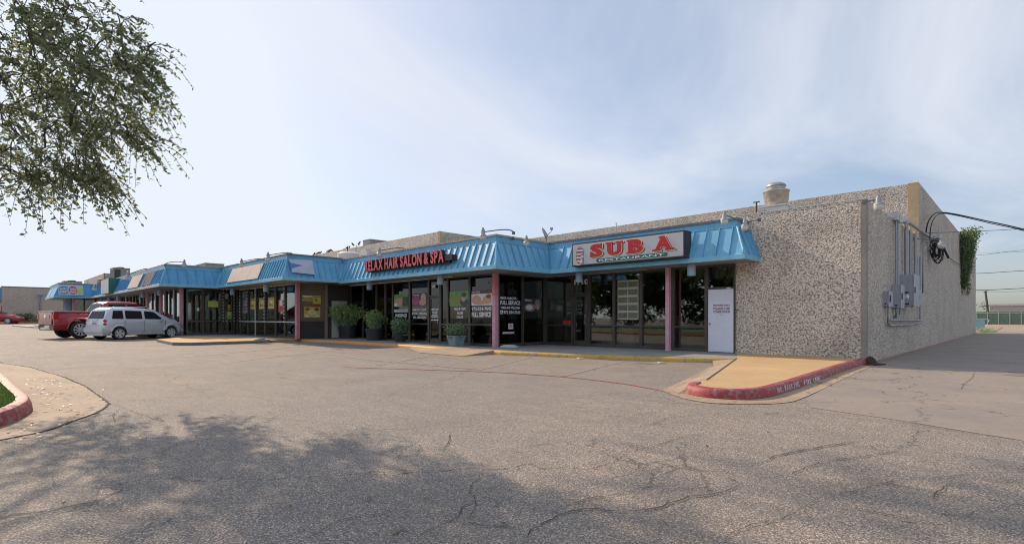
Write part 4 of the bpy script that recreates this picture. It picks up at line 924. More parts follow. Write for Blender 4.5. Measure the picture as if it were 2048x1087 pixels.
mb = MB(); mb.lathe([(.28, 5.50), (.285, 5.64), (.31, 5.65), (.31, 5.68), (.28, 5.72), (.2, 5.77), (.05, 5.78)], (fx, fy, 0), n=32); mb.build('motor_cap', M['galv'], t, smooth=True)
t = thing('satellite_dish', (-16.9, 19.2, 4.13), 'grey satellite dish on the roof between the two canopies', 'satellite dish')
dp = Vector(PY(1088, 467, 18.6)); ax = Vector((.78, .30, .45)).normalized()
mb = MB(); mb.lathe([(.01, .0), (.12, .015), (.21, .04), (.27, .07), (.275, .07), (.21, .03), (.12, .0), (.01, -.02)], dp, ax, 24); mb.build('dish', M['lampgrey'], t, smooth=True)
mb = MB(); mb.tube([dp, dp+Vector((.1, .05, -.25)), (dp.x+.15, dp.y+.05, 4.1)], .03, 8); mb.build('mast', M['armgrey'], t)
mb = MB(); q = dp+ax*.42; mb.tube([dp+Vector((0, 0, -.25)), q+Vector((0, 0, -.1)), q], .018, 6); mb.box(q.x-.05, q.x+.05, q.y-.05, q.y+.05, q.z-.05, q.z+.06); mb.build('feed_arm', M['lampgrey'], t)
def acunit(x0, x1, y0, y1, z0, z1, label, coil=True):
    t = thing('ac_unit', ((x0+x1)/2, (y0+y1)/2, z0), label, 'air conditioner', 'rooftop air conditioners')
    mb = MB(); mb.box(x0, x1, y0, y1, z0, z1); mb.box(x0-.03, x1+.03, y0-.03, y1+.03, z1, z1+.06); c = mb.build('casing', M['ac'], t)
    if coil:
        mb = MB(); w = (y1-y0)
        mb.box(x1, x1+.012, y0+w*.06, y0+w*.42, z0+.12, z1-.1); mb.box(x0+.1, x1-.1, y0-.012, y0, z0+.12, z1-.1); mb.build('coil', M['acdark'], c)
    mb = MB(); mb.lathe([(.3, 0), (.3, .1), (.26, .12)], ((x0+x1)/2, (y0+y1)/2, z1+.06), n=16); mb.build('fan_shroud', M['acdark'], t)
p = PX(101*1. + 0, 480, -45)
def acpx(u0, u1, v0, v1, x, dx, label):  # face on plane x from u0..u1
    a = PX(u0, v1, x); b = PX(u1, v0, x); acunit(x-dx, x, a[1], b[1], a[2]-.3, PX(u0, v0, x)[2], label)
acpx(227, 260, 536, 556, -54, 1.6, 'tall air conditioner on the roof above the blank sign panel')
acpx(128, 164, 562.5, 572, -62, 2., 'air conditioner with dark coil on the far roof above the banner')
acpx(200, 216, 561, 570, -55.5, 1.5, 'small dark air conditioner behind the green ended sign')
a = PY(726, 490, 24); acunit(-42.2, -41.0, 24., 29., 6.2, 8.05, 'grey air conditioner on the salon roof behind the pebble parapet', False)
a = PY(400, 533, 14.); acunit(a[0]-1.6, a[0]+1.6, 14., 15.5, 4.2, PY(400, 529, 14.)[2], 'flat vent hood on the roof behind the canopy return', False)
a = PY(697, 503, 17); t = thing('roof_drum', (a[0], 17, 4.1), 'cream cylindrical vent drum on the salon roof', 'roof vent')
mb = MB(); mb.lathe([(.7, 4.1), (.7, PY(697, 508, 17)[2]), (.5, PY(697, 504, 17)[2]), (.1, PY(697, 503, 17)[2])], (a[0], 17, 0), n=24); mb.build('drum', M['curb'], t, smooth=True)
a = PY(735, 503, 16); t = thing('roof_vent', (a[0], 16, 4.1), 'small white curb vent right of the cream drum', 'roof vent')
mb = MB(); mb.box(a[0]-.45, a[0]+.45, 15.7, 16.3, 4.1, a[2]); mb.box(a[0]-.35, a[0]+.1, 15.8, 16.2, a[2], a[2]+.16); mb.build('vent_box', M['curb'], t)
def roofpole(u, vt, vb, y, lab, r=.02, m='galv', tee=0.):
    a = PY(u, vt, y); b = PY(u, vb, y); t = thing('roof_pipe', (a[0], y, b[2]), lab, 'pipe', 'thin pipes on the roof')
    mb = MB(); mb.tube([(b[0], y, b[2]-.2), a], r, 6)
    if tee: mb.tube([(a[0]-tee, y, a[2]), (a[0]+tee, y, a[2])], r*.8, 5)
    mb.build('pipe', M[m], t); return a
roofpole(712, 491, 513, 18.5, 'thin T shaped pipe where two birds perch', .035, 'galv', .5)
roofpole(1513, 404, 425, 21., 'rusty hooked pipe left of the exhaust fan', .03, 'rust', .12)
roofpole(1232.5, 446, 466, 19., 'thin white pipe above the SUB A sign', .015, 'galv', .06)
roofpole(695, 493, 505, 18., 'short rusty pipe left of the T pipe', .04, 'rust')
roofpole(175.5, 560, 573, 7.6, 'thin hooked pipe above the far canopy', .03, 'galv', .5)
t = thing('parapet_coping', (-6.5, YA+.1, 4.2), 'white sheet metal coping end beside the pebble wall top', 'flashing'); mb = MB(); mb.box(-7.3, -6.55, YA+.15, YA+.5, 4.13, 4.42); mb.build('coping', M['curb'], t)
# birds
def bird(p, rz, label, perched=True):
    t = local_thing('bird', p, label, 'bird', 'black birds on the roof edge', rz)
    mb = MB(); mb.tube([(-.15, 0, .03), (-.06, 0, .07), (.02, 0, .11), (.07, 0, .16), (.10, 0, .20), (.13, 0, .21)], [.012, .035, .055, .045, .03, .006], 7); mb.tube([(-.16, 0, .035), (-.30, 0, .0)], [.018, .03], 4); mb.tube([(0, .015, .06), (0, .015, 0)], .006, 4); mb.tube([(0, -.015, .06), (0, -.015, 0)], .006, 4)
    o = mb.build('body', M['bird'], t, smooth=True); o.scale = (1.15, 1.15, 1.15); return t
bl = ['leftmost black bird on the salon parapet', 'black bird second from the left end of the parapet', 'black bird third from the left on the parapet', 'black bird fourth from the left on the parapet', 'first black bird of the middle row on the parapet', 'second black bird of the middle row on the parapet', 'third black bird of the middle row on the parapet', 'black bird at the right end of the middle row']
for i, (x, z) in enumerate(((-42.98, 6.5), (-42.5, 6.5), (-42.3, 6.5), (-41.9, 6.5), (-40.7, 6.5), (-40.4, 6.5), (-40.15, 6.5), (-39.85, 6.5))): bird((x, 19.9, z), random.choice([0, 1, 2.6, 3.6]), bl[i])
bird((-37.4, 19.9, 6.5), .5, 'upright black bird left of the rusty pipe'); bird((-37.0, 19.9, 6.5), 2.4, 'upright black bird above the rusty pipe')
a = PY(712, 491, 18.5); bird((a[0]-.42, 18.5, a[2]+.01), 3.4, 'black bird on the left arm of the T pipe'); bird((a[0]+.42, 18.5, a[2]+.01), .2, 'black bird on the right arm of the T pipe')
a = PY(767, 480, 24); bird((-41.1, 27.6, 8.1), 2., 'black bird on the right end of the salon air conditioner')

# ---------------------------------------------------------------- side wall services
W = -3.1
def wbox(name, d, y0, y1, z0, z1, label, extra=None):
    t = thing(name, (W, y0, z0), label, 'electrical box', 'grey electrical boxes on the side wall')
    mb = MB(); mb.box(W+.001, W+d, y0, y1, z0, z1); c = mb.build('case', M['boxgrey'], t, bevel=.006)
    mb = MB(); mb.box(W+d, W+d+.02, y0-.015, y1+.015, z0-.01, z1+.01); mb.build('cover', M['boxgrey'], c)
    mb = MB(); mb.box(W+d+.02, W+d+.045, y0+.1, y0+.14, (z0+z1)/2-.1, (z0+z1)/2+.1); mb.box(W+d*.4, W+d*.7, y0-.02, y0, z0+.05, z0+.09); mb.build('latch', M['wire'], t)
    return t
wbox('meter_box', .13, 18.8, 19.4, 1.56, 2.0, 'small grey box nearest the building corner')
wbox('breaker_box', .23, 20.12, 20.75, 1.53, 2.24, 'medium grey breaker box left of the largest cabinet')
wbox('switchgear_cabinet', .36, 21.66, 22.9, 1.61, 2.66, 'largest grey cabinet in the middle of the electrical group')
wbox('disconnect_box', .2, 24., 24.7, 1.70, 2.26, 'narrow grey box at the far right of the electrical group')
t = thing('electric_meter', (W, 21.1, 1.7), 'cream electric meter with black cap between the boxes', 'meter')
mb = MB(); mb.box(W+.002, W+.16, 21.0, 21.35, 1.6, 2.05); mb.build('socket', M['doorcream'], t); mb = MB(); mb.lathe([(.09, 0), (.09, .1), (.06, .14)], (W+.16, 21.17, 1.9), (1, -.2, 0), 14); mb.build('dial', M['globe'], t, smooth=True); mb = MB(); mb.box(W+.1, W+.3, 21.0, 21.3, 2.02, 2.06); mb.build('cap', M['wire'], t)
def pipes(label, runs, name='conduit', mat='conduit', cat='conduit', g='conduits on the side wall'):
    t = thing(name, runs[0][0][0], label, cat, g); mb = MB()
    for pts, r in runs: mb.tube(pts, r, 8)
    mb.build('pipe_run', M[mat], t, smooth=True)
x1_ = W+.08
pipes('twin thin conduits rising from the medium box to the parapet', [([(x1_, 20.45, 2.24), (x1_, 20.45, 4.42)], .028), ([(x1_, 20.75, 2.24), (x1_, 20.75, 4.44)], .028)])
pipes('thick service conduit with a rounded top bend beside the parapet', [([(x1_+.03, 22.1, 2.66), (x1_+.03, 22.1, 4.2), (x1_+.03, 22.15, 4.4), (x1_+.03, 22.35, 4.5), (x1_+.03, 22.8, 4.52), (x1_+.05, 26, 4.54), (x1_+.1, 28.7, 4.56)], .06)])
pipes('thin pale conduit just right of the thick service conduit', [([(x1_, 23.2, 1.6), (x1_, 23.2, 4.42)], .035)])
pipes('dark conduit third from the right above the large cabinet', [([(x1_+.02, 24.2, 2.6), (x1_+.02, 24.2, 4.4)], .05)])
pipes('bent conduit at the right end of the electrical group', [([(x1_, 25.6, 1.1), (x1_, 25.6, 3.6)], .03), ([(x1_, 26.3, 2.2), (x1_, 26.3, 4.2), (x1_, 26.6, 4.3), (x1_+.1, 27.4, 4.32)], .035)])
pipes('horizontal twin conduits running under the boxes', [([(x1_, 19.4, 1.14), (x1_, 26.1, 1.12)], .03), ([(x1_, 19.1, 1.56), (x1_, 19.1, 1.05), (x1_, 19.4, .98), (x1_, 23, .97), (x1_, 26.0, 1.04)], .03), ([(x1_, 20.4, 1.53), (x1_, 20.4, 1.25), (x1_, 21.1, 1.3), (x1_, 21.3, 1.6)], .03)])
t = thing('wall_junction', (W, 20.6, 4.3), 'small pale junction boxes at the top of the twin conduits', 'junction box'); mb = MB(); mb.box(W-.2, W+.14, 20.3, 20.55, 4.3, 4.56); mb.box(W-.02, W+.14, 20.65, 20.95, 4.28, 4.52); mb.box(W-.2, W+.1, 21.9, 22.4, 4.45, 4.62); mb.build('box', M['galv'], t)
t = thing('cable_bundle', (W+.2, 28.7, 4.2), 'tangled black cable bundle hanging at the end of the service conduit', 'cables'); mb = MB()
rnd = random.Random(3)
for i in range(16):
    c = Vector((W+.28, 28.5+rnd.uniform(-.3, .6), 4.35)); pts = []
    ph = rnd.random()*6.28; rr = rnd.uniform(.12, .42)
    for k in range(14):
        a = ph + k*.5; pts.append((c.x+rr*.55*math.cos(a)+rnd.uniform(-.03, .03), c.y+rr*math.sin(a*.7), c.z-.28+rr*1.3*math.sin(a)+rnd.uniform(-.04, .04)))
    mb.tube(pts, .011 if i % 3 else .02, 5)
mb.tube([(W+.1, 28.5, 4.55), (W+.35, 28.9, 4.5), (W+.5, 29.2, 4.1), (W+.6, 29.4, 3.8)], .045, 7)
mb.build('cable', M['wire'], t, smooth=True)
def wire(label, ps, r, name='power_line'):
    mb = MB(); P = [Vector(p) for p in ps]; pts = []
    for i in range(len(P)-1):
        a = P[max(0, i-1)]; b = P[i]; c = P[i+1]; d = P[min(len(P)-1, i+2)]
        for k in range(8): t_ = k/8; pts.append(.5*((2*b)+(c-a)*t_+(2*a-5*b+4*c-d)*t_*t_+(3*b-3*c+d-a)*t_**3))
    pts.append(P[-1]); mb.tube(pts, r, 6); return tag(mb.build(name, M['wire'], smooth=True), label, 'cable', 'overhead cables')
def pr(u, v, yc):  # point at camera distance yc
    a = ray(u, v); return (a[0]*yc, a[1]*yc, H+a[2]*yc)
wire('thick black service cable arching off the wall and out to the right', [PX(1851, 470, W+.15), PX(1856, 445, W+.25), PX(1867, 429, W+.35), pr(1880, 424.5, 22.5), pr(1910, 428, 22.), pr(1970, 441, 21.), pr(2048, 458.5, 20), pr(2200, 500, 18)], .026, 'service_cable')
wire('second black service cable just under the thick one', [PX(1862, 500, W+.2), PX(1860, 470, W+.3), PX(1866, 440, W+.4), pr(1882, 427, 22.7), pr(1915, 431, 22.2), pr(1980, 446, 21.2), pr(2048, 461, 20), pr(2200, 503, 18)], .018, 'service_cable')
wire('thin level wire crossing the side wall behind the cable bundle', [PX(1842, 466, W+.1), pr(1930, 463, 27), pr(2048, 457, 30), pr(2300, 440, 35)], .015)
wire('thin wire drooping from the side wall lamp to the vine', [PX(1884, 498, W+.2), PX(1905, 520, W+.1), PX(1922, 530, W+.1)], .015, 'thin_wire')
for i, (v0, v1, r, l) in enumerate(((510, 500, .03, 'upper background power line right of the building'), (546.5, 541, .05, 'thick background power line second from the top'), (580, 576, .06, 'thick background power line above the leaning pole'), (582.5, 582, .03, 'thin background power line at the leaning pole top'), (505, 503, .02, 'faintest background power line just above the others'))):
    wire(l, [pr(1800, v0+1, 104), pr(1951, v0, 100), pr(2048, v1, 97), pr(2300, v1-12, 90)], r)
t = thing('utility_pole', G(1977, 650, .1), 'leaning wooden utility pole beyond the green fence', 'utility pole')
mb = MB(); mb.tube([pr(1978, 640, 96), pr(1971, 583, 96)], .2, 8, r2=.15); mb.build('pole', M['pole'], t); mb = MB(); mb.tube([pr(1968, 583.5, 96), pr(1974, 582, 96)], .12, 6); mb.tube([pr(1975, 613, 96), pr(1967, 611, 96)], .05, 5); mb.build('crossarm', M['pole'], t)
mb = MB(); mb.lathe([(.05, .0), (.3, .05), (.35, .12), (.05, .2)], pr(1970, 612, 96), n=10); mb.build('street_light_head', M['lampgrey'], t)

# vine on the side wall
def leaves(mb, c, n, spread, size, rnd, droop=0., flat=None, wd=.28):
    for _ in range(n):
        p = Vector(c) + Vector((rnd.gauss(0, spread[0]), rnd.gauss(0, spread[1]), rnd.gauss(0, spread[2])))
        a = Vector((rnd.uniform(-1, 1), rnd.uniform(-1, 1), rnd.uniform(-1, 1)-droop)).normalized(); b = a.orthogonal().normalized()
        b = (Matrix.Rotation(rnd.random()*6.28, 3, a) @ b); s = size*rnd.uniform(.6, 1.3)
        mb.add([p, p+a*s*.5+b*s*wd, p+a*s, p+a*s*.5-b*s*wd], [(0, 1, 2, 3)])
rv = random.Random(5)
t = thing('vine', (W, 44, 3), 'green trumpet vine with orange flowers spilling over the side wall', 'vine')
mb = MB(); fl = MB(); st = MB()
for k in range(330):
    f = rv.random()**.8
    z = 6.75 - 3.4*f; wy = (2.6*(1-f)+.25); y = 43.2 + rv.uniform(-.4, 1)*wy + f*.8; xo = rv.uniform(.03, .72*(1-f)**1.3+.12)
    leaves(mb, (W+xo, y, z), 34, (.10, .22, .13), .11, rv, .6)
    if z > 6.2 and rv.random() < .3: leaves(fl, (W+xo, y, z+.12), 6, (.04, .1, .05), .09, rv)
for k in range(9):
    y = 43+rv.uniform(-1, 2); st.tube([(W+.05, y, 6.5), (W+.12+rv.random()*.2, y+.2, 5.3), (W+.06, y+rv.uniform(-.2, .3), 3.+rv.random())], .02, 5)
for k in range(26): leaves(mb, (W+.1+rv.random()*.3, 44.+rv.uniform(-.4, .5), 3.6-rv.random()*.9), 10, (.06, .12, .1), .1, rv, .6)
mb.build('foliage', M['leafivy'], t, fix=False); fl.build('flowers', M['flower'], t, fix=False); st.build('stems', M['bark'], t)

# ---------------------------------------------------------------- background right
t = thing('green_fence', (0, 114, 0), 'long green ribbed metal fence across the back lane', 'fence')
mb = MB(); mb.box(-60, 90, 114, 114.1, .1, 2.25); mb.build('panel', M['fence'], t)
mb = MB(); mb.box(-40, -39.88, 113.9, 114, .1, 2.3); b0_ = mb.build('rib', M['fencerib'], t)
for k in range(1, 60): c = b0_.copy(); COL.objects.link(c); c.parent = t; c.location = (1.3*k, 0, 0)
mb = MB(); mb.box(-60, 90, 113.88, 113.9, 2.0, 2.12); mb.build('rail', M['fencerib'], t)
t = thing('tan_building', (10, 130, 0), 'low tan building with flat roof beyond the green fence', 'building')
mb = MB(); mb.box(-5.4, 60, 135, 150, 0, 3.5); mb.build('wall', M['tanbuild'], t); mb = MB(); mb.box(-5.6, 60, 134.8, 150, 3.5, 3.85); mb.build('roof_trim', M['tanroof'], t); mb = MB(); mb.box(2, 7, 138, 141, 3.85, 4.4); mb.build('roof_unit', M['ac'], t)
for i, (x0, x1) in enumerate(((-3.5, -1.2), (.8, 3.2))):
    t = thing('wheel_stop', (x0, 111, 0), ('yellow wheel stop before the fence, left one', 'yellow wheel stop before the fence at the picture edge')[i], 'wheel stop', 'yellow wheel stops')
    mb = MB(); mb.box(x0, x1, 111, 111.2, 0, .16); mb.build('block', M['yellow'], t, bevel=.03)
t = thing('teal_railing', (-3.9, 62, 0), 'teal and white handrail at the back corner of the building', 'railing')
mb = MB()
mb.box(-3.93, -3.87, 60, 60.05, 0, 1.15); b0_ = mb.build('baluster', M['teal'], t)
for k in range(1, 29): c = b0_.copy(); COL.objects.link(c); c.parent = t; c.location = (0, .9*k, 0)
mb = MB(); mb.tube([(-3.9, 60, 1.15), (-3.9, 86, 1.15), (-3.6, 88, 1.0), (-3.9, 87, 0)], .04, 6); mb.tube([(-3.9, 60, .2), (-3.9, 86, .2)], .03, 6); mb.build('rails', M['whiteold'], t)
rt = random.Random(9); t = thing('far_shrub', (-9, 120, 0), 'dark tree crown just above the fence beside the building', 'tree')
mb = MB()
for k in range(60): leaves(mb, (-9+rt.gauss(0, 1.8), 122+rt.gauss(0, 1), 2.6+rt.random()*1.3), 25, (.4, .4, .3), .3, rt)
mb.build('crown', M['leafdark'], t, fix=False); mb = MB(); mb.tube([(-9, 122, 0), (-9, 122, 3)], .2, 6); mb.build('trunk', M['bark'], t)
t = thing('weed_patch', (-3.3, 58, 0), 'low green weeds at the foot of the far wall corner', 'weeds'); mb = MB()
for k in range(60): leaves(mb, (-3.0+rt.random()*.7, 57.5+rt.random()*9, .08), 14, (.1, .2, .07), .12, rt, -1)
mb.build('foliage', M['leafpot'], t, fix=False)
t = thing('mud_clump', (-2.95, 16.5, 0), 'black muddy clump of debris at the building corner', 'debris'); mb = MB()
bm = bmesh.new(); bmesh.ops.create_icosphere(bm, subdivisions=3, radius=.12)
for v in bm.verts: v.co *= 1+.35*noise.noise(v.co*9); v.co.z *= 1.3 if v.co.z > 0 else .3
bm.verts.ensure_lookup_table(); mb.add([(v.co.x*1.1-2.93, v.co.y+16.25, v.co.z+.06) for v in bm.verts], [[v.index for v in f.verts] for f in bm.faces]); bm.free()
mb.build('lump', M['soil'], t, smooth=True)
mb = MB(); pts = [(-2.93+(.25+.08*math.sin(5*a))*math.cos(a), 16.2+(.34+.05*math.cos(3*a))*math.sin(a), .02) for a in [2*math.pi*i/24 for i in range(24)]]; mb.prism(pts, (0, 0, .02)); mb.build('stain', M['soil'], t)

# ---------------------------------------------------------------- pots
def pot(name, x, y, z, r0, r1, h, mat, lab, foliage, square=False):
    t = thing(name, (x, y, z), lab, 'potted plant', 'potted plants outside the salon')
    mb = MB(); n = 4 if square else 26
    mb.lathe([(r0, 0), (r0+(r1-r0)*.5, h*.5), (r1, h*.86), (r1*1.06, h*.88), (r1*1.06, h), (r1*.95, h), (r1*.9, h*.9), (.01, h*.88)], (x, y, z), n=n)
    if not square:
        for k in (.25, .45, .65): mb.lathe([(r0+(r1-r0)*k, h*k), (r0+(r1-r0)*k+.012, h*k+.008), (r0+(r1-r0)*(k+.02), h*k+.02)], (x, y, z), n=n)
    o = mb.build('pot', M[mat], t, smooth=not square)
    mb = MB(); mb.lathe([(r1*.9, h*.88), (.01, h*.93)], (x, y, z), n=16); mb.build('soil', M['soil'], t)
    return t
rp = random.Random(11)
def stalks(mb, x, y, z, n, h, lean, r=.008):
    tips = []
    for _ in range(n):
        a = rp.random()*6.28; l = rp.random()*lean; hh_ = h*rp.uniform(.6, 1); p = [(x+rp.uniform(-.1, .1), y+rp.uniform(-.1, .1), z)]
        for k in range(1, 5): f = k/4; p.append((p[0][0]+math.cos(a)*l*f**1.6, p[0][1]+math.sin(a)*l*f**1.6, z+hh_*f*(1-.12*f*l)))
        mb.tube(p, r, 4, r2=r*.4); tips.append(p)
    return tips
def potted(name, x, y, r0, r1, h, mat, lab, ph, pw, nst, leafm, lsz, dens, square=False, up=.0, wd=.13):
    z = .12+gz(x); t = pot(name, x, y, z, r0, r1, h, mat, lab, None, square)
    st = MB(); tips = stalks(st, x, y, z+h*.85, nst, ph, pw); st.build('stems', M['bark'], t, fix=False)
    mb = MB()
    for p in tips:
        for k in range(1, 5):
            c = Vector(p[k]); leaves(mb, c, int(dens*1.7), (.09, .09, .09), lsz*1.2, rp, up, None, wd)
    mb.build('foliage', M[leafm], t, fix=False)
potted('potted_bamboo', -25.0, 13.35, .40, .46, .62, 'pot', 'large round black pot with tall feathery pale green bamboo beside the cream door', 1.15, .95, 100, 'leafpot', .12, 24, up=.5)
potted('potted_bush', -22.15, 13.2, .36, .42, .56, 'pot', 'black barrel pot with two tone green shrub left of the massage poster', .82, .38, 45, 'leafpot', .10, 14)
potted('potted_oleander', -20.0, 13.2, .22, .27, .45, 'pot', 'smaller black pot with dark narrow leaved shrub', .5, .36, 40, 'leafgrey', .12, 12, up=-.4)
potted('potted_olive', -15.95, 13.1, .28, .36, .40, 'potblue', 'square grey blue pot with small narrow leaved shrub by the pink post',   .42, .30, 32, 'leafgrey', .09, 9, True, up=-.4)
t = thing('newspaper_bundle', (-13.8, 13.6, .12), 'white bundle of newspaper lying on the walk beside the pink post', 'litter')
mb = MB(); mb.prism([(-14.1, 13.85, .13), (-13.95, 13.55, .13), (-13.3, 13.75, .13), (-13.5, 14.1, .13)], (0, 0, .05)); mb.prism([(-14.0, 13.8, .183), (-13.9, 13.6, .183), (-13.45, 13.8, .183), (-13.6, 14.0, .183)], (.02, .02, .03)); mb.build('paper_stack', M['paper'], t, bevel=.01)
for (x, y, l) in ((-9.45, 12.45, 'white scrap of litter below the yellow kerb'), (-7.0, 12.75, 'white scrap of litter near the ramp end of the kerb')):
    mb = MB(); mb.prism([(x-.12, y, .012), (x, y-.05, .012), (x+.13, y+.02, .012), (x+.02, y+.07, .012)], (.01, 0, .025)); tag(mb.build('litter_scrap', M['paper']), l, 'litter')
t = thing('grey_rag', G(522, 681, .25), 'crumpled grey cloth on the end of the dark kerb', 'litter'); a = G(522, 681, .2); mb = MB()
mb.prism([(a[0]-.3, a[1]-.25, .19), (a[0]+.02, a[1]-.32, .19), (a[0]+.28, a[1]+.1, .19), (a[0]+.2, a[1]+.32, .19), (a[0]-.12, a[1]+.2, .19)], (.03, .02, .07)); mb.prism([(a[0]-.15, a[1]-.15, .25), (a[0]+.1, a[1]-.1, .25), (a[0]+.12, a[1]+.15, .25), (a[0]-.05, a[1]+.1, .25)], (.02, .0, .05))
mb.build('cloth', M['galv'], t, bevel=.02)

# ---------------------------------------------------------------- vehicles
def interp(tab, x):
    if x <= tab[0][0]: return tab[0][1]
    for (a, va), (b, vb) in zip(tab, tab[1:]):
        if x <= b:
            t_ = (x-a)/(b-a); return va+(vb-va)*t_
    return tab[-1][1]
class Car:
    def __init__(s, top, belt, wid, wroof, zbot, rake, x0, x1, nose=.12):
        s.top, s.belt, s.wid, s.wroof, s.zb, s.rake, s.x0, s.x1, s.nose = top, belt, wid, wroof, zbot, rake, x0, x1, nose
    def sec(s, x):
        w = interp(s.wid, x); b = interp(s.belt, x); tp = interp(s.top, x); wr = min(interp(s.wroof, x), w-.03); zb = s.zb
        if tp < b+.06: b = tp-.06
        return [(0, zb), (w-.14, zb), (w-.03, zb+.10), (w, zb+.32), (w, b-.28), (w-.015, b-.10), (w-.045, b), (wr+.03, b+(tp-b)*.80 if tp-b > .2 else b+(tp-b)*.5), (wr-.03, b+(tp-b)*.93), (wr-.12, tp-.01), (0, tp+.015)]
    def pt(s, x, k, off=0.):
        S = s.sec(x); i = min(int(k), len(S)-2); f = k-i
        y = S[i][0]+(S[i+1][0]-S[i][0])*f; z = S[i][1]+(S[i+1][1]-S[i][1])*f
        b = interp(s.belt, x); 
        xx = x
        if x < s.x0+.5:   # rear rake above the belt
            g_ = max(0, 1-(x-s.x0)/.5); xx += s.rake*g_*max(0, (z-b+.05))/.6
        if x > s.x1-.5:
            g_ = (x-(s.x1-.5))/.5; xx -= s.nose*g_*max(0, (z-.55))/.4
        return Vector((xx, y, z))
    def nrm(s, x, k):
        e = .02; a = s.pt(x+e, k)-s.pt(x-e, k); b = s.pt(x, min(k+.02, 9.98))-s.pt(x, max(k-.02, 0)); n = a.cross(b)
        if n.length < 1e-9: return Vector((0, 0, 1))
        n.normalize()
        return n if n.dot(Vector((0, s.pt(x, k).y, s.pt(x, k).z-.8))) > 0 else -n
    def body(s, xs):
        mb = MB(); ks = [0, 1, 2, 3, 3.5, 4, 5, 6, 6.5, 7, 8, 9, 9.5, 10]; n = len(ks); V = []
        for x in xs:
            for k in ks: V.append(s.pt(x, k))
            for k in ks[-2:0:-1]:
                p = s.pt(x, k); V.append(Vector((p.x, -p.y, p.z)))
        m = 2*n-2
        Fs = [(i*m+j, i*m+(j+1) % m, (i+1)*m+(j+1) % m, (i+1)*m+j) for i in range(len(xs)-1) for j in range(m)]
        for b0, rev in ((0, 1), ((len(xs)-1)*m, 0)):
            for j in range(n-1):
                a = [b0+j, b0+j+1, b0+(m-j-1) % m, b0+(m-j) % m]
                a = [q for i, q in enumerate(a) if q not in a[:i]]
                if len(a) > 2: Fs.append(a[::-1] if rev else a)
        mb.add(V, Fs); return mb
    def patch(s, xa, xb, ka, kb, side=-1, nx=10, nk=4, off=.008, both=False):
        """xa/xb: (low,high) x limits at the k bounds"""
        mb = MB()
        for sd in ((-1, 1) if both else (side,)):
            V = []
            for j in range(nk+1):
                f = j/nk; k = ka+(kb-ka)*f; l = xa[0]+(xa[1]-xa[0])*f; r = xb[0]+(xb[1]-xb[0])*f
                for i in range(nx+1):
                    x = l+(r-l)*i/nx; p = s.pt(x, k)+s.nrm(x, k)*off; V.append((p.x, p.y*sd if sd > 0 else -p.y, p.z))
            mb.add(V, [(j*(nx+1)+i, j*(nx+1)+i+1, (j+1)*(nx+1)+i+1, (j+1)*(nx+1)+i) for j in range(nk) for i in range(nx)])
        return mb
def cut_arches(ob, wheels, r, w):
    dg = bpy.context.evaluated_depsgraph_get()
    cuts = []
    for wx in wheels:
        for sd in (-1, 1):
            mb = MB(); mb.lathe([(r, 0), (r, .5)], (wx, sd*(w-.34) if sd > 0 else -(w-.34), r*.92), (0, sd, 0), 28); c = mb.build('cut', M['plastic']); cuts.append(c)
            m = ob.modifiers.new('b', 'BOOLEAN'); m.object = c; m.operation = 'DIFFERENCE'; m.solver = 'EXACT'
    p = ob.parent; ob.parent = None
    dg.update(); dg = bpy.context.evaluated_depsgraph_get()
    me = bpy.data.meshes.new_from_object(ob.evaluated_get(dg)); ob.modifiers.clear(); ob.data = me; ob.parent = p
    for f in me.polygons: f.use_smooth = True
    bm = bmesh.new(); bm.from_mesh(me)
    for e in bm.edges:
        if e.is_manifold and e.calc_face_angle(0) > R(42): e.smooth = False
    bm.to_mesh(me); bm.free()
    for c in cuts: bpy.data.objects.remove(c)
def wheel(par, x, y, r, w, spokes, sd, wide=.05):
    mb = MB(); mb.lathe([(r*.66, -w/2), (r*.9, -w/2), (r*.985, -w/2+.03), (r, -w/4), (r, w/4), (r*.985, w/2-.03), (r*.9, w/2), (r*.66, w/2), (r*.66, -w/2)], (x, y, r), (0, 1, 0), 30, False); t = mb.build('wheel', M['tyre'], par, smooth=True)
    yo = y+sd*w/2
    mb = MB(); mb.lathe([(r*.66, -.09), (r*.69, 0), (r*.69, .012), (r*.63, .010), (r*.61, -.05), (r*.60, -.09)], (x, yo, r), (0, sd, 0), 30, False)
    mb.lathe([(r*.14, -.02), (r*.14, .004), (.01, .01)], (x, yo, r), (0, sd, 0), 14)
    for k in range(spokes):
        a = 2*math.pi*k/spokes; d = Vector((math.cos(a), 0, math.sin(a))); q = Vector((-math.sin(a), 0, math.cos(a)))
        c0 = Vector((x, yo-sd*.01, r)); s0, s1 = wide*.7, wide
        mb.prism([c0+d*r*.1-q*s0, c0+d*r*.1+q*s0, c0+d*r*.64+q*s1, c0+d*r*.64-q*s1], (0, -sd*.03, 0))
    mb.build('rim', M['rim'], t, smooth=False)
    mb = MB(); mb.lathe([(r*.65, 0), (.01, .002)], (x, yo-sd*.08, r), (0, sd, 0), 24); mb.build('brake_disc', M['plastic'], t)
def linspace(a, b, n): return [a+(b-a)*i/(n-1) for i in range(n)]

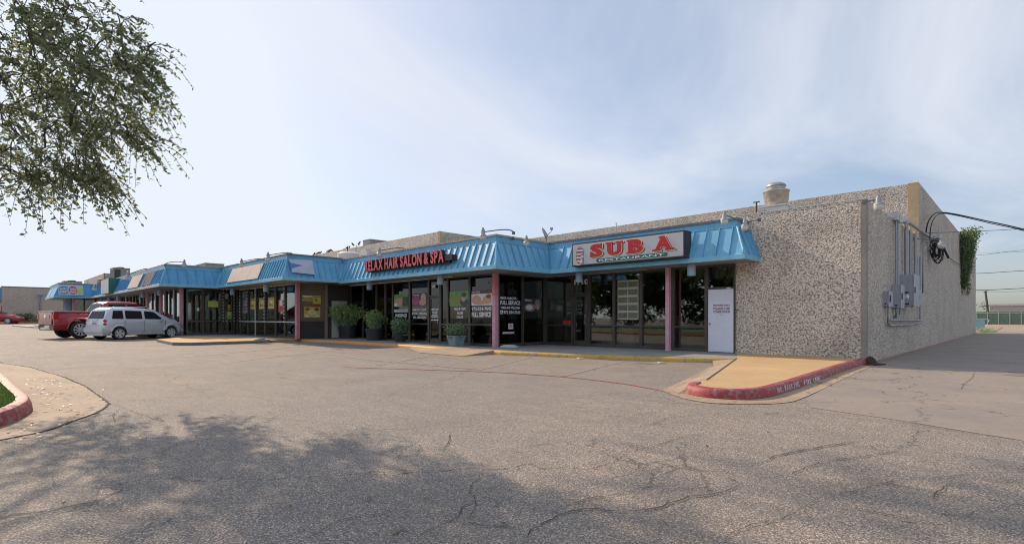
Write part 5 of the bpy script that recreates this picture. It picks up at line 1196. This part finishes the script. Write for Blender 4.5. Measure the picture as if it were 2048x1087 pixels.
# silver wagon
HD = math.atan2(.93, -.36)
rw = Vector(G(238.9, 679, .11)); hd = Vector((math.cos(HD), math.sin(HD), 0)); lf = Vector((-math.sin(HD), math.cos(HD), 0))
ctr = rw + hd*1.29 + lf*.80
suv = local_thing('silver_wagon', (ctr.x, ctr.y, .105), 'silver retro styled wagon with dented front wing parked beside the red truck', 'car', None, HD)
cw = Car(top=[(-1.98, 1.52), (-1.9, 1.57), (-1.7, 1.62), (-.9, 1.64), (.1, 1.62), (.55, 1.56), (1.25, 1.15), (1.35, 1.1), (1.75, 1.04), (1.96, .95), (2.05, .78)], belt=[(-2.2, 1.02), (1.3, 1.0), (2.05, .82)], wid=[(-1.98, .76), (-1.9, .82), (-1.6, .87), (1.6, .87), (1.9, .80), (2.05, .68)], wroof=[(-1.98, .62), (-1.7, .68), (.5, .67), (1.2, .70), (1.5, .66), (2.24, .52)], zbot=.22, rake=.24, x0=-1.98, x1=2.05)
b = cw.body(linspace(-1.98, 2.05, 60)).build('body', M['silver'], suv); cut_arches(b, (-1.315, 1.315), .37, .87)
for a0, a1, n_ in (((-1.66, -1.60), (-1.10, -1.10), 'rear_side_window'), ((-1.0, -1.0), (-.18, -.18), 'side_window'), ((-.05, -.05), (.98, .45), 'side_window')):
    cw.patch(a0, a1, 6.1, 6.95, both=True).build(n_, M['carglass'], suv, fix=False)
cw.patch((1.18, .62), (1.22, .66), 8, 8.01, both=True)  # unused tiny strip keeps the pillar clean
mb = MB()
for sgn in (1,):
    V = []
    for f in linspace(0, 1, 6):
        for gf in linspace(-1, 1, 9):
            x = 1.22-.62*f; k = 9.3; p = cw.pt(x, 9.); q = cw.pt(x, 10); y = (p.y)*gf; z = q.z+(p.z-q.z)*gf*gf; V.append((x+.012, y, z+.012))
    mb.add(V, [(j*9+i, j*9+i+1, (j+1)*9+i+1, (j+1)*9+i) for j in range(5) for i in range(8)])
mb.build('windscreen', M['carglass'], suv, fix=False)
# rear end pieces
def rearx(z, dx=0): return -1.98 + .24*max(0, z-.97)/.6 - dx
mb = MB(); z0, z1 = 1.08, 1.46
mb.prism([(rearx(z0, .02), -.62, z0), (rearx(z0, .02), .62, z0), (rearx(z1, .02), .52, z1), (rearx(z1, .02), -.52, z1)], (.03, 0, 0)); mb.build('rear_window', M['carglass'], suv)
mb = MB(); mb.box(-2.08, -1.85, -.80, .80, .36, .62); mb.build('rear_bumper', M['silver'], suv, bevel=.04, smooth=True)
mb = MB(); mb.box(-2.0, -1.975, -.20, .20, .76, .92); pl_ = mb.build('number_plate', M['vinyl'], suv)
mb = MB()
for k in range(6): mb.box(-2.004, -2.0, -.16+k*.055, -.13+k*.055, .80, .87)
mb.build('plate_lettering', M['pblue'], pl_)
mb = MB(); mb.box(-2.02, -1.97, -.25, .25, .99, 1.02); mb.build('tailgate_handle', M['chrome'], suv)
mb = MB(); mb.tube([(rearx(1.1, .03), -.05, 1.09), (rearx(1.12, .04), -.4, 1.12)], .012, 5); mb.build('wiper', M['plastic'], suv)
for sd in (-1, 1):
    for z in (.96, .80):
        mb = MB(); mb.lathe([(.075, -.03), (.075, .02), (.05, .035), (.01, .04)], (-1.93, sd*.76, z), (-1, sd*.75, 0), 14); mb.build('tail_light', M['tail'], suv, smooth=True)
    mb = MB(); mb.lathe([(.10, -.05), (.09, .02), (.01, .05)], (1.95, sd*.6, .80), (1, sd*.3, .1), 14); mb.build('headlight', M['lampclear'], suv, smooth=True)
    mb = MB(); mb.box(.72, .86, sd*.86, sd*1.02, .99, 1.10); mb.build('wing_mirror', M['silver'], suv, bevel=.03)
    for x in (-1.315, 1.315):
        wheel(suv, x, sd*.77, .325, .2, 5, sd, .07)
    mb = MB()
    for x in (-.38, .62): mb.tube([(x, sd*.875, .92), (x+.02, sd*.90, .925), (x+.16, sd*.90, .925), (x+.18, sd*.875, .92)], .014, 5)
    mb.build('door_handle', M['chrome'], suv)
    for x, r_ in ((-1.315, .40), (1.315, .42)):  # swollen arches
        mb = MB(); P = []
        for i in range(15):
            a = math.pi*(-.08+1.16*i/14); P.append((x+r_*math.cos(a), sd*.865, .34+r_*math.sin(a)))
        mb.tube(P, .045, 6); mb.build('wheel_arch', M['silver'], suv, smooth=True)
    mb = MB(); mb.box(-.95, .92, sd*.84, sd*.885, .26, .33); mb.build('sill', M['silver'], suv, bevel=.015)
    mb = MB()
    for x in (-1.06, -.12, .99): mb.box(x-.006, x+.006, sd*.868, sd*.874, .40, .98)
    mb.build('door_gap', M['plastic'], suv)
for sd in (-1, 1):
    mb = MB(); mb.tube([(-1.5, sd*.56, 1.62), (-1.42, sd*.56, 1.68), (.2, sd*.56, 1.69), (.32, sd*.56, 1.62)], .018, 6); mb.build('roof_rail', M['chrome'], suv, smooth=True)
mb = MB(); mb.box(1.9, 2.12, -.72, .72, .35, .52); mb.build('front_bumper', M['silver'], suv, bevel=.04, smooth=True)
mb = MB(); mb.lathe([(.01, .012), (.10, .005), (.13, 0)], (.98, -.873, .60), (0, -1, 0), 16); mb.build('dent', M['silver'], suv, smooth=True)

# red pickup truck
HT = math.atan2(.965, -.25)
rw = Vector(G(159.5, 676.2, .15)); hd = Vector((math.cos(HT), math.sin(HT), 0)); lf = Vector((-math.sin(HT), math.cos(HT), 0))
ctr = rw + hd*1.83 + lf*.88
trk = local_thing('red_pickup_truck', (ctr.x, ctr.y, .15), 'red pickup truck with chrome bumper parked left of the silver wagon', 'truck', None, HT)
ct = Car(top=[(-2.92, 1.38), (-.92, 1.38), (-.90, 1.40), (-.72, 1.86), (-.5, 1.96), (.2, 1.99), (.9, 1.94), (1.75, 1.42), (1.85, 1.36), (2.8, 1.25), (2.92, 1.1)], belt=[(-2.92, 1.30), (-.9, 1.30), (-.7, 1.33), (1.8, 1.30), (2.9, 1.1)], wid=[(-2.95, .95), (-2.8, .99), (2.4, .99), (2.92, .90)], wroof=[(-2.95, .93), (-.95, .93), (-.72, .74), (1.0, .74), (1.7, .80), (2.92, .78)], zbot=.42, rake=.0, x0=-2.92, x1=2.92)
xs_ = linspace(-2.92, -.95, 16)+[-.92, -.88, -.84, -.8, -.76, -.72]+linspace(-.65, 2.92, 44)
b = ct.body(xs_).build('body', M['carred'], trk); cut_arches(b, (-1.83, 1.83), .53, .99)
for a0, a1 in (((-.58, -.50), (.28, .28)), ((.40, .40), (1.42, .92))):
    ct.patch(a0, a1, 6.1, 6.95, both=True).build('side_window', M['carglass'], trk, fix=False)
mb = MB(); mb.prism([(-.915, -.70, 1.42), (-.915, .70, 1.42), (-.745, .62, 1.84), (-.745, -.62, 1.84)], (.012, 0, 0)); mb.build('rear_window', M['carglass'], trk)
mb = MB(); mb.box(-.72, -.70, -.12, .12, 1.86, 1.90); mb.build('brake_lamp', M['tail'], trk)
mb = MB(); mb.prism([(1.74, -.76, 1.45), (1.74, .76, 1.45), (.96, .66, 1.93), (.96, -.66, 1.93)], (.012, 0, .012)); mb.build('windscreen', M['carglass'], trk)
mb = MB(); mb.box(-2.80, -1.0, -.86, .86, 1.396, 1.402); mb.build('bed_cover', M['plastic'], trk)
mb = MB(); mb.box(-2.95, -.95, -.96, -.88, 1.38, 1.42); mb.box(-2.95, -.95, .88, .96, 1.38, 1.42); mb.box(-2.96, -2.86, -.88, .88, 1.38, 1.425); mb.build('bed_rail', M['rim'], trk, bevel=.01)  # pale material stands in for sun on the bed's top edge
mb = MB(); mb.box(-2.955, -2.925, -.76, .76, .72, 1.36); tg = mb.build('tailgate', M['carred'], trk, bevel=.02); mb = MB(); mb.box(-2.965, -2.955, -.5, .5, 1.02, 1.22); mb.box(-2.962, -2.955, -.7, .7, .76, .9); mb.build('tailgate_pressing', M['carred'], tg, bevel=.004)
mb = MB(); mb.lathe([(.12, 0), (.12, .01), (.01, .014)], (-2.966, 0, 1.12), (-1, 0, 0), 16); mb.build('tailgate_badge', M['chrome'], tg)
mb = MB(); mb.box(-3.12, -2.94, -.96, -.35, .50, .70); mb.box(-3.12, -2.94, .35, .96, .50, .70); mb.box(-3.08, -2.94, -.35, .35, .48, .6); mb.build('rear_bumper', M['chrome'], trk, bevel=.03)
mb = MB(); mb.box(-3.09, -2.95, -.34, .34, .60, .72); mb.build('bumper_step', M['plastic'], trk)
for sd in (-1, 1):
    mb = MB(); mb.box(-2.96, -2.72, sd*.80, sd*1.0, .98, 1.28); mb.build('tail_light', M['tail'], trk, bevel=.02)
    mb = MB(); mb.box(2.7, 2.95, sd*.62, sd*.93, .95, 1.15); mb.build('headlight', M['lampclear'], trk, bevel=.03)
    mb = MB(); mb.box(1.05, 1.25, sd*1.02, sd*1.25, 1.28, 1.50); mb.box(1.1, 1.2, sd*.95, sd*1.05, 1.32, 1.38); mb.build('wing_mirror', M['carred'], trk, bevel=.03)
    for x in (-1.83, 1.83): wheel(trk, x, sd*.87, .455, .27, 10, sd, .035)
    for x in (-1.83, 1.83):
        mb = MB(); P = []
        for i in range(15): a = math.pi*(-.05+1.10*i/14); P.append((x+.55*math.cos(a), sd*.985, .47+.55*math.sin(a)))
        mb.tube(P, .035, 6); mb.build('wheel_arch', M['carred'], trk, smooth=True)
    mb = MB()
    for x in (-.93, .33, 1.5): mb.box(x-.006, x+.006, sd*.988, sd*.994, .5, 1.28)
    mb.build('door_gap', M['plastic'], trk)
    mb = MB()
    for x in (-.45, .5): mb.box(x, x+.22, sd*.99, sd*1.02, 1.1, 1.14)
    mb.build('door_handle', M['chrome'], trk)
mb = MB(); mb.box(2.85, 3.02, -.93, .93, .48, .72); mb.build('front_bumper', M['chrome'], trk, bevel=.03)

# red sedan far left
sd_ = Vector(G(14, 650, gz(-76)-.0)); HS = math.atan2(.70, .714)
sed = local_thing('red_sedan', (-77.5, 1.2, gz(-77)), 'dark red sedan parked in front of the grey end building', 'car', None, math.atan2(.93, .36))
cs = Car(top=[(-2.3, .95), (-2.2, 1.05), (-1.7, 1.10), (-.95, 1.40), (.1, 1.43), (.9, 1.10), (1.0, 1.02), (2.1, .85), (2.3, .65)], belt=[(-2.3, .88), (1., .9), (2.3, .62)], wid=[(-2.3, .74), (-2., .86), (1.8, .86), (2.3, .68)], wroof=[(-2.3, .62), (-1., .6), (.2, .6), (1., .68), (2.3, .55)], zbot=.22, rake=.0, x0=-2.3, x1=2.3)
b = cs.body(linspace(-2.3, 2.3, 50)).build('body', M['carred'], sed); cut_arches(b, (-1.35, 1.4), .375, .875)
for a0, a1 in (((-1.2, -.85), (-.35, -.35)), ((-.27, -.27), (.75, .3))): cs.patch(a0, a1, 6.1, 6.95, both=True).build('side_window', M['carglass'], sed, fix=False)
mb = MB(); mb.prism([(.93, -.64, 1.10), (.93, .64, 1.10), (.22, .54, 1.42), (.22, -.54, 1.42)], (.01, 0, .012)); mb.build('windscreen', M['carglass'], sed)
mb = MB(); mb.prism([(-1.62, -.6, 1.14), (-1.62, .6, 1.14), (-1.0, .52, 1.40), (-1.0, -.52, 1.40)], (-.01, 0, .012)); mb.build('rear_window', M['carglass'], sed)
for sd in (-1, 1):
    for x in (-1.35, 1.4): wheel(sed, x, sd*.785, .33, .2, 7, sd, .05)
    mb = MB(); mb.box(2.0, 2.24, sd*.5, sd*.74, .62, .76); mb.build('headlight', M['lampclear'], sed, bevel=.03)
    mb = MB(); mb.box(.55, .7, sd*.86, sd*1.0, .92, 1.02); mb.build('wing_mirror', M['carred'], sed, bevel=.03)
t = thing('dark_shrub', (-80.8, 3.9, gz(-80)), 'round dark shrub between the sedan nose and the grey wall', 'shrub'); mb = MB()
for k in range(50): leaves(mb, (-81+rt.gauss(0, .4), 3.7+rt.gauss(0, .5), gz(-80)+.2+rt.random()*.8), 24, (.15, .15, .15), .14, rt)
mb.build('foliage', M['leafdark'], t, fix=False); mb = MB(); mb.tube([(-81, 3.7, gz(-80)), (-81, 3.7, gz(-80)+.7)], .06, 5); mb.build('stem', M['bark'], t)

# ---------------------------------------------------------------- trees
def tree(name, base, crown_c, crown_r, nclus, nleaf, lsz, leafm, label, seed, trunk_r=.28, droop=.5, group=None, shell=.45, extra=()):
    rn = random.Random(seed); t = thing(name, base, label, 'tree', group)
    tb = MB(); b = Vector(base); cc = Vector(crown_c); cr = Vector(crown_r); nodes = []
    fork = b.lerp(Vector((cc.x, cc.y, cc.z-cr.z*.75)), 1.); fork.z = max(fork.z, b.z+2.)
    tr = [b, b.lerp(fork, .35)+Vector((rn.uniform(-.12, .12), rn.uniform(-.12, .12), 0)), b.lerp(fork, .7)+Vector((rn.uniform(-.12, .12), .05, 0)), fork]
    tb.tube(tr, [trunk_r*1.25, trunk_r, trunk_r*.9, trunk_r*.85], 10)
    for i in range(9):
        a = 2*math.pi*i/9+rn.uniform(-.3, .3); el = rn.uniform(-.1, .95)
        e = cc + Vector((math.cos(a)*cr.x*.72*math.cos(el), math.sin(a)*cr.y*.72*math.cos(el), cr.z*.75*math.sin(el)))
        P = [fork + (e-fork)*f + Vector((rn.uniform(-.25, .25)*f, rn.uniform(-.25, .25)*f, .6*math.sin(f*3.1))) for f in (0, .2, .4, .6, .8, 1)]
        tb.tube(P, [trunk_r*.55*(1-.85*f) for f in (0, .2, .4, .6, .8, 1)], 7); nodes += P[1:]
        for k in (2, 3, 4):
            q = P[k] + Vector((rn.uniform(-1, 1)*cr.x*.35, rn.uniform(-1, 1)*cr.y*.35, rn.uniform(-.6, .8)*cr.z*.4)); m_ = P[k].lerp(q, .5)+Vector((0, 0, .15)); tb.tube([P[k], m_, q], [trunk_r*.22, trunk_r*.14, trunk_r*.06], 5); nodes += [m_, q]
    lf_ = MB(); pts = []
    for _ in range(nclus):
        while True:
            v = Vector((rn.uniform(-1, 1), rn.uniform(-1, 1), rn.uniform(-1, 1)))
            if shell < v.length < 1: break
        v = v*(1+.22*noise.noise(v*2.3+Vector((seed, 0, 0))))
        pts.append(Vector((cc.x+v.x*cr.x, cc.y+v.y*cr.y, cc.z+v.z*cr.z)))
    pts += [Vector(p) for p in extra]
    if extra:
        def keep(p):
            f_ = FW[0]*p.x+FW[1]*p.y; r_ = RT[0]*p.x+RT[1]*p.y
            return f_ < 1 or (CU+F*r_/f_ < 318 - 60*max(0, (HV-F*(p.z-H)/f_-260)/180) or HV-F*(p.z-H)/f_ < -60) and (CU+F*r_/f_ < -40 or HV-F*(p.z-H)/f_ < 395-.12*(CU+F*r_/f_))
        pts = [p for p in pts if keep(p)]
    nodes = list(nodes); pts.sort(key=lambda p: min((n_-p).length_squared for n_ in nodes))
    for q in pts:
        nd = min(nodes, key=lambda p: (p-q).length_squared); m_ = nd.lerp(q, .55)+Vector((rn.uniform(-.15, .15), rn.uniform(-.15, .15), .14))
        L0 = (nd-q).length; tb.tube([nd, nd.lerp(m_, .5)+Vector((0, 0, .05)), m_, q], [.010+.008*L0, .009+.005*L0, .010, .006], 4, cap=False)
        nodes += [m_, q]
        out = (q-cc); out.z *= .4; out = out.normalized() if out.length > .01 else Vector((1, 0, 0))
        for k in range(nleaf//18):
            a0 = m_.lerp(q, rn.uniform(.35, 1.)); d = (out*rn.uniform(.2, 1.) + Vector((rn.uniform(-.8, .8), rn.uniform(-.8, .8), rn.uniform(-.5, .5)))).normalized(); L = rn.uniform(.3, .75)*(lsz/.068)**.5
            P = [a0 + d*L*f + Vector((0, 0, -droop*L*f*f*.75)) for f in (0, .33, .66, 1.)]
            tb.tube(P, [.007, .005, .004, .003], 3, cap=False)
            for i in range(18):
                f = .15+.85*(i+rn.random())/18; g_ = min(int(f*3), 2); p = P[g_].lerp(P[g_+1], f*3-g_)
                a = Vector((rn.uniform(-1, 1), rn.uniform(-1, 1), rn.uniform(-1.1, .5))).normalized(); b_ = a.orthogonal().normalized(); b_ = (Matrix.Rotation(rn.random()*6.28, 3, a) @ b_); z_ = lsz*rn.uniform(.55, 1.35)
                lf_.add([p, p+a*z_*.5+b_*z_*.27, p+a*z_, p+a*z_*.5-b_*z_*.27], [(0, 1, 2, 3)])
    tb.build('trunk', M['bark'], t, smooth=True, fix=False); lf_.build('crown', M[leafm], t, fix=False)
    return t
ex_ = []
rn_ = random.Random(21)
def along(a, b, n, j=.18):
    for i in range(n):
        f = i/max(1, n-1); p = Vector(a).lerp(Vector(b), f)+Vector((rn_.uniform(-j, j), rn_.uniform(-j, j), rn_.uniform(-j, j))); ex_.append(tuple(p))
along(pr(230, 120, 9), pr(335, 150, 9.4), 7); along(pr(250, 200, 9), pr(325, 205, 9.2), 7); along(pr(200, 270, 8.6), pr(330, 272, 9), 9); along(pr(335, 275, 9), pr(340, 300, 9), 2, .04)
along(pr(0, 380, 8.4), pr(190, 385, 8.6), 12); along(pr(120, 415, 8.6), pr(150, 440, 8.6), 3, .06); along(pr(0, 425, 8.6), pr(10, 450, 8.6), 3, .06); along(pr(230, 30, 9), pr(270, 95, 9), 6); along(pr(100, 330, 8.4), pr(210, 350, 8.4), 9)
for _ in range(80): ex_.append(pr(rn_.uniform(0, 200), rn_.uniform(10, 370), rn_.uniform(7.5, 10)))
for _ in range(22): ex_.append(pr(rn_.uniform(150, 300), rn_.uniform(60, 280), rn_.uniform(8.2, 10)))
for _ in range(240):
    x = rn_.uniform(-21, -10.5); y = rn_.uniform(-.5, 5.4); f_ = -.7015*x+.7126*y; ex_.append((x, y, H+660/F*f_+rn_.uniform(.6, 2.6)))
tree('island_tree', (-13.2, -2.8, gz(-13)+.1), (-13.4, -2.1, 7.2), (4.6, 4.1, 4.4), 250, 95, .074, 'leaf', 'large leafy tree overhanging the upper left corner from the red kerbed island', 4, .3, .8, shell=.3, extra=ex_)
BT = tree('lot_tree', (-24, -24, 0), (-24, -24, 6.4), (6.5, 4.5, 5.4), 380, 90, .34, 'leafdark', 'broad dark tree across the lot mirrored in the shop windows', 8, .35, .6, 'trees across the parking lot')
for i, (x, y, s_) in enumerate(((-14, -26, 1.05), (-35, -23, .95), (-5, -25, .9), (-46, -25, 1.1), (4, -27, 1.1))):
    c = copy_tree(BT); c.location = (x, y, 0); c.rotation_euler = (0, 0, 1.3*i+.6); c.scale = (s_, s_, s_)
    c['label'] = ['dark tree across the lot mirrored in the salon windows', 'dark tree across the lot behind the parked vehicles side', 'dark tree across the lot opposite the restaurant', 'farthest left dark tree across the lot', 'dark tree across the lot nearest the driveway'][i]

rl = random.Random(77); mb = MB()
for k in range(420):
    if k < 200: x, y = rl.uniform(-16, 2), rl.uniform(0, 11)
    elif k < 320: x = rl.uniform(-14, -7); y = .6+abs(rl.gauss(0, .25)) if x < -8.6 else rl.uniform(.2, 1)
    else: x = rl.uniform(-2.75, -2.5) if k % 2 else rl.uniform(-24, -6); y = rl.uniform(8.5, 16) if k % 2 else 11.2+rl.random()*.5
    a = rl.random()*6.28; s_ = rl.uniform(.02, .045); c_, d_ = math.cos(a)*s_, math.sin(a)*s_; z = gz(x)+.014
    mb.add([(x-c_, y-d_, z), (x+d_*.4, y-c_*.4, z+.006), (x+c_, y+d_, z+.01), (x-d_*.4, y+c_*.4, z+.003)], [(0, 1, 2, 3)])
tag(mb.build('fallen_leaves', M['deadleaf'], fix=False), 'small dry leaves and grit scattered over the parking lot and gutters', 'leaves', kind='stuff')

# ---------------------------------------------------------------- world, sun, camera
EL = 33.5; sdx, sdy = -1., -.05
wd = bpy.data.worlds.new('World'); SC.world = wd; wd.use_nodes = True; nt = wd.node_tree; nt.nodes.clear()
def wn(t_, **k):
    n = nt.nodes.new(t_)
    for a, b in k.items(): setattr(n, a, b)
    return n
out = wn('ShaderNodeOutputWorld'); bg = wn('ShaderNodeBackground'); sky = wn('ShaderNodeTexSky'); sky.sky_type = 'NISHITA'; sky.sun_disc = False
sky.sun_elevation = R(EL); sky.sun_rotation = math.atan2(sdx, sdy); sky.air_density = 1.0; sky.dust_density = 1.8; sky.ozone_density = 1.4
tc = wn('ShaderNodeTexCoord'); sep = wn('ShaderNodeSeparateXYZ'); nt.links.new(tc.outputs['Generated'], sep.inputs[0])
def wm(op, a, b=0.):
    n = wn('ShaderNodeMath', operation=op)
    for i, x in enumerate((a, b)):
        if hasattr(x, 'is_linked'): nt.links.new(x, n.inputs[i])
        else: n.inputs[i].default_value = x
    return n.outputs[0]
zz = wm('MAXIMUM', sep.outputs[2], .0); den = wm('ADD', zz, .16)
cx_ = wm('DIVIDE', sep.outputs[0], den); cy_ = wm('DIVIDE', sep.outputs[1], den)
cmb = wn('ShaderNodeCombineXYZ'); nt.links.new(cx_, cmb.inputs[0]); nt.links.new(cy_, cmb.inputs[1])
mp = wn('ShaderNodeMapping'); mp.inputs['Rotation'].default_value = (0, 0, .6); mp.inputs['Scale'].default_value = (.75, .38, 1); mp.inputs['Location'].default_value = (3.1, 1.7, 0); nt.links.new(cmb.outputs[0], mp.inputs[0])
nz = wn('ShaderNodeTexNoise'); nz.inputs['Scale'].default_value = 1.1; nz.inputs['Detail'].default_value = 9; nz.inputs['Roughness'].default_value = .56; nz.inputs['Distortion'].default_value = .5; nt.links.new(mp.outputs[0], nz.inputs['Vector'])
rp_ = wn('ShaderNodeValToRGB'); rp_.color_ramp.elements[0].position = .40; rp_.color_ramp.elements[0].color = (.12, .12, .12, 1); rp_.color_ramp.elements[1].position = .68; rp_.color_ramp.elements[1].color = (.93, .93, .93, 1); nt.links.new(nz.outputs['Fac'], rp_.inputs[0])
mx = wn('ShaderNodeMix', data_type='RGBA'); nt.links.new(rp_.outputs[0], mx.inputs[0]); sa = wn('ShaderNodeVectorMath', operation='MULTIPLY_ADD'); nt.links.new(sky.outputs[0], sa.inputs[0]); sa.inputs[1].default_value = (.135, .113, .078); sa.inputs[2].default_value = (1, 1, 1)
sdv = wn('ShaderNodeVectorMath', operation='DIVIDE'); nt.links.new(sky.outputs[0], sdv.inputs[0]); nt.links.new(sa.outputs[0], sdv.inputs[1]); nt.links.new(sdv.outputs[0], mx.inputs[6]); mx.inputs[7].default_value = (3.9, 4.1, 4.5, 1)
mn = wn('ShaderNodeMix', data_type='RGBA', blend_type='DARKEN'); mn.inputs[0].default_value = 1.; nt.links.new(mx.outputs[2], mn.inputs[6]); mn.inputs[7].default_value = (4.0, 4.3, 4.75, 1); back_fill = wm('ADD', wm('MULTIPLY', wm('MAXIMUM', wm('MULTIPLY', sep.outputs[1], -1.), 0.), .75), 1.); vm = wn('ShaderNodeVectorMath', operation='SCALE'); nt.links.new(mn.outputs[2], vm.inputs[0]); nt.links.new(back_fill, vm.inputs['Scale']); nt.links.new(vm.outputs[0], bg.inputs[0]); bg.inputs[1].default_value = .10; nt.links.new(bg.outputs[0], out.inputs[0])  # sky behind the camera brightened, an added fill for the facade
sl = bpy.data.lights.new('sun', 'SUN'); sl.energy = 2.3; sl.angle = R(.6); sl.color = (1., .80, .60)
so = bpy.data.objects.new('sun', sl); COL.objects.link(so)
dv = Vector((sdx*math.cos(R(EL)), sdy*math.cos(R(EL)), math.sin(R(EL)))); so.rotation_euler = dv.to_track_quat('Z', 'Y').to_euler(); so.location = dv*60
cam = bpy.data.cameras.new('camera'); co = bpy.data.objects.new('camera', cam); COL.objects.link(co); SC.camera = co
SC.cycles.filter_width = 1.1; cam.sensor_width = 36; cam.lens = 36*F/2048; cam.shift_y = (HV-543.5)/2048; cam.clip_end = 3000; cam.clip_start = .05
co.location = (0, 0, H); co.rotation_euler = (R(90), 0, math.atan2(-FW[0], FW[1]))
SC.view_settings.view_transform = 'Standard'; SC.view_settings.look = 'None'; SC.view_settings.exposure = 1.07; SC.view_settings.gamma = 1.
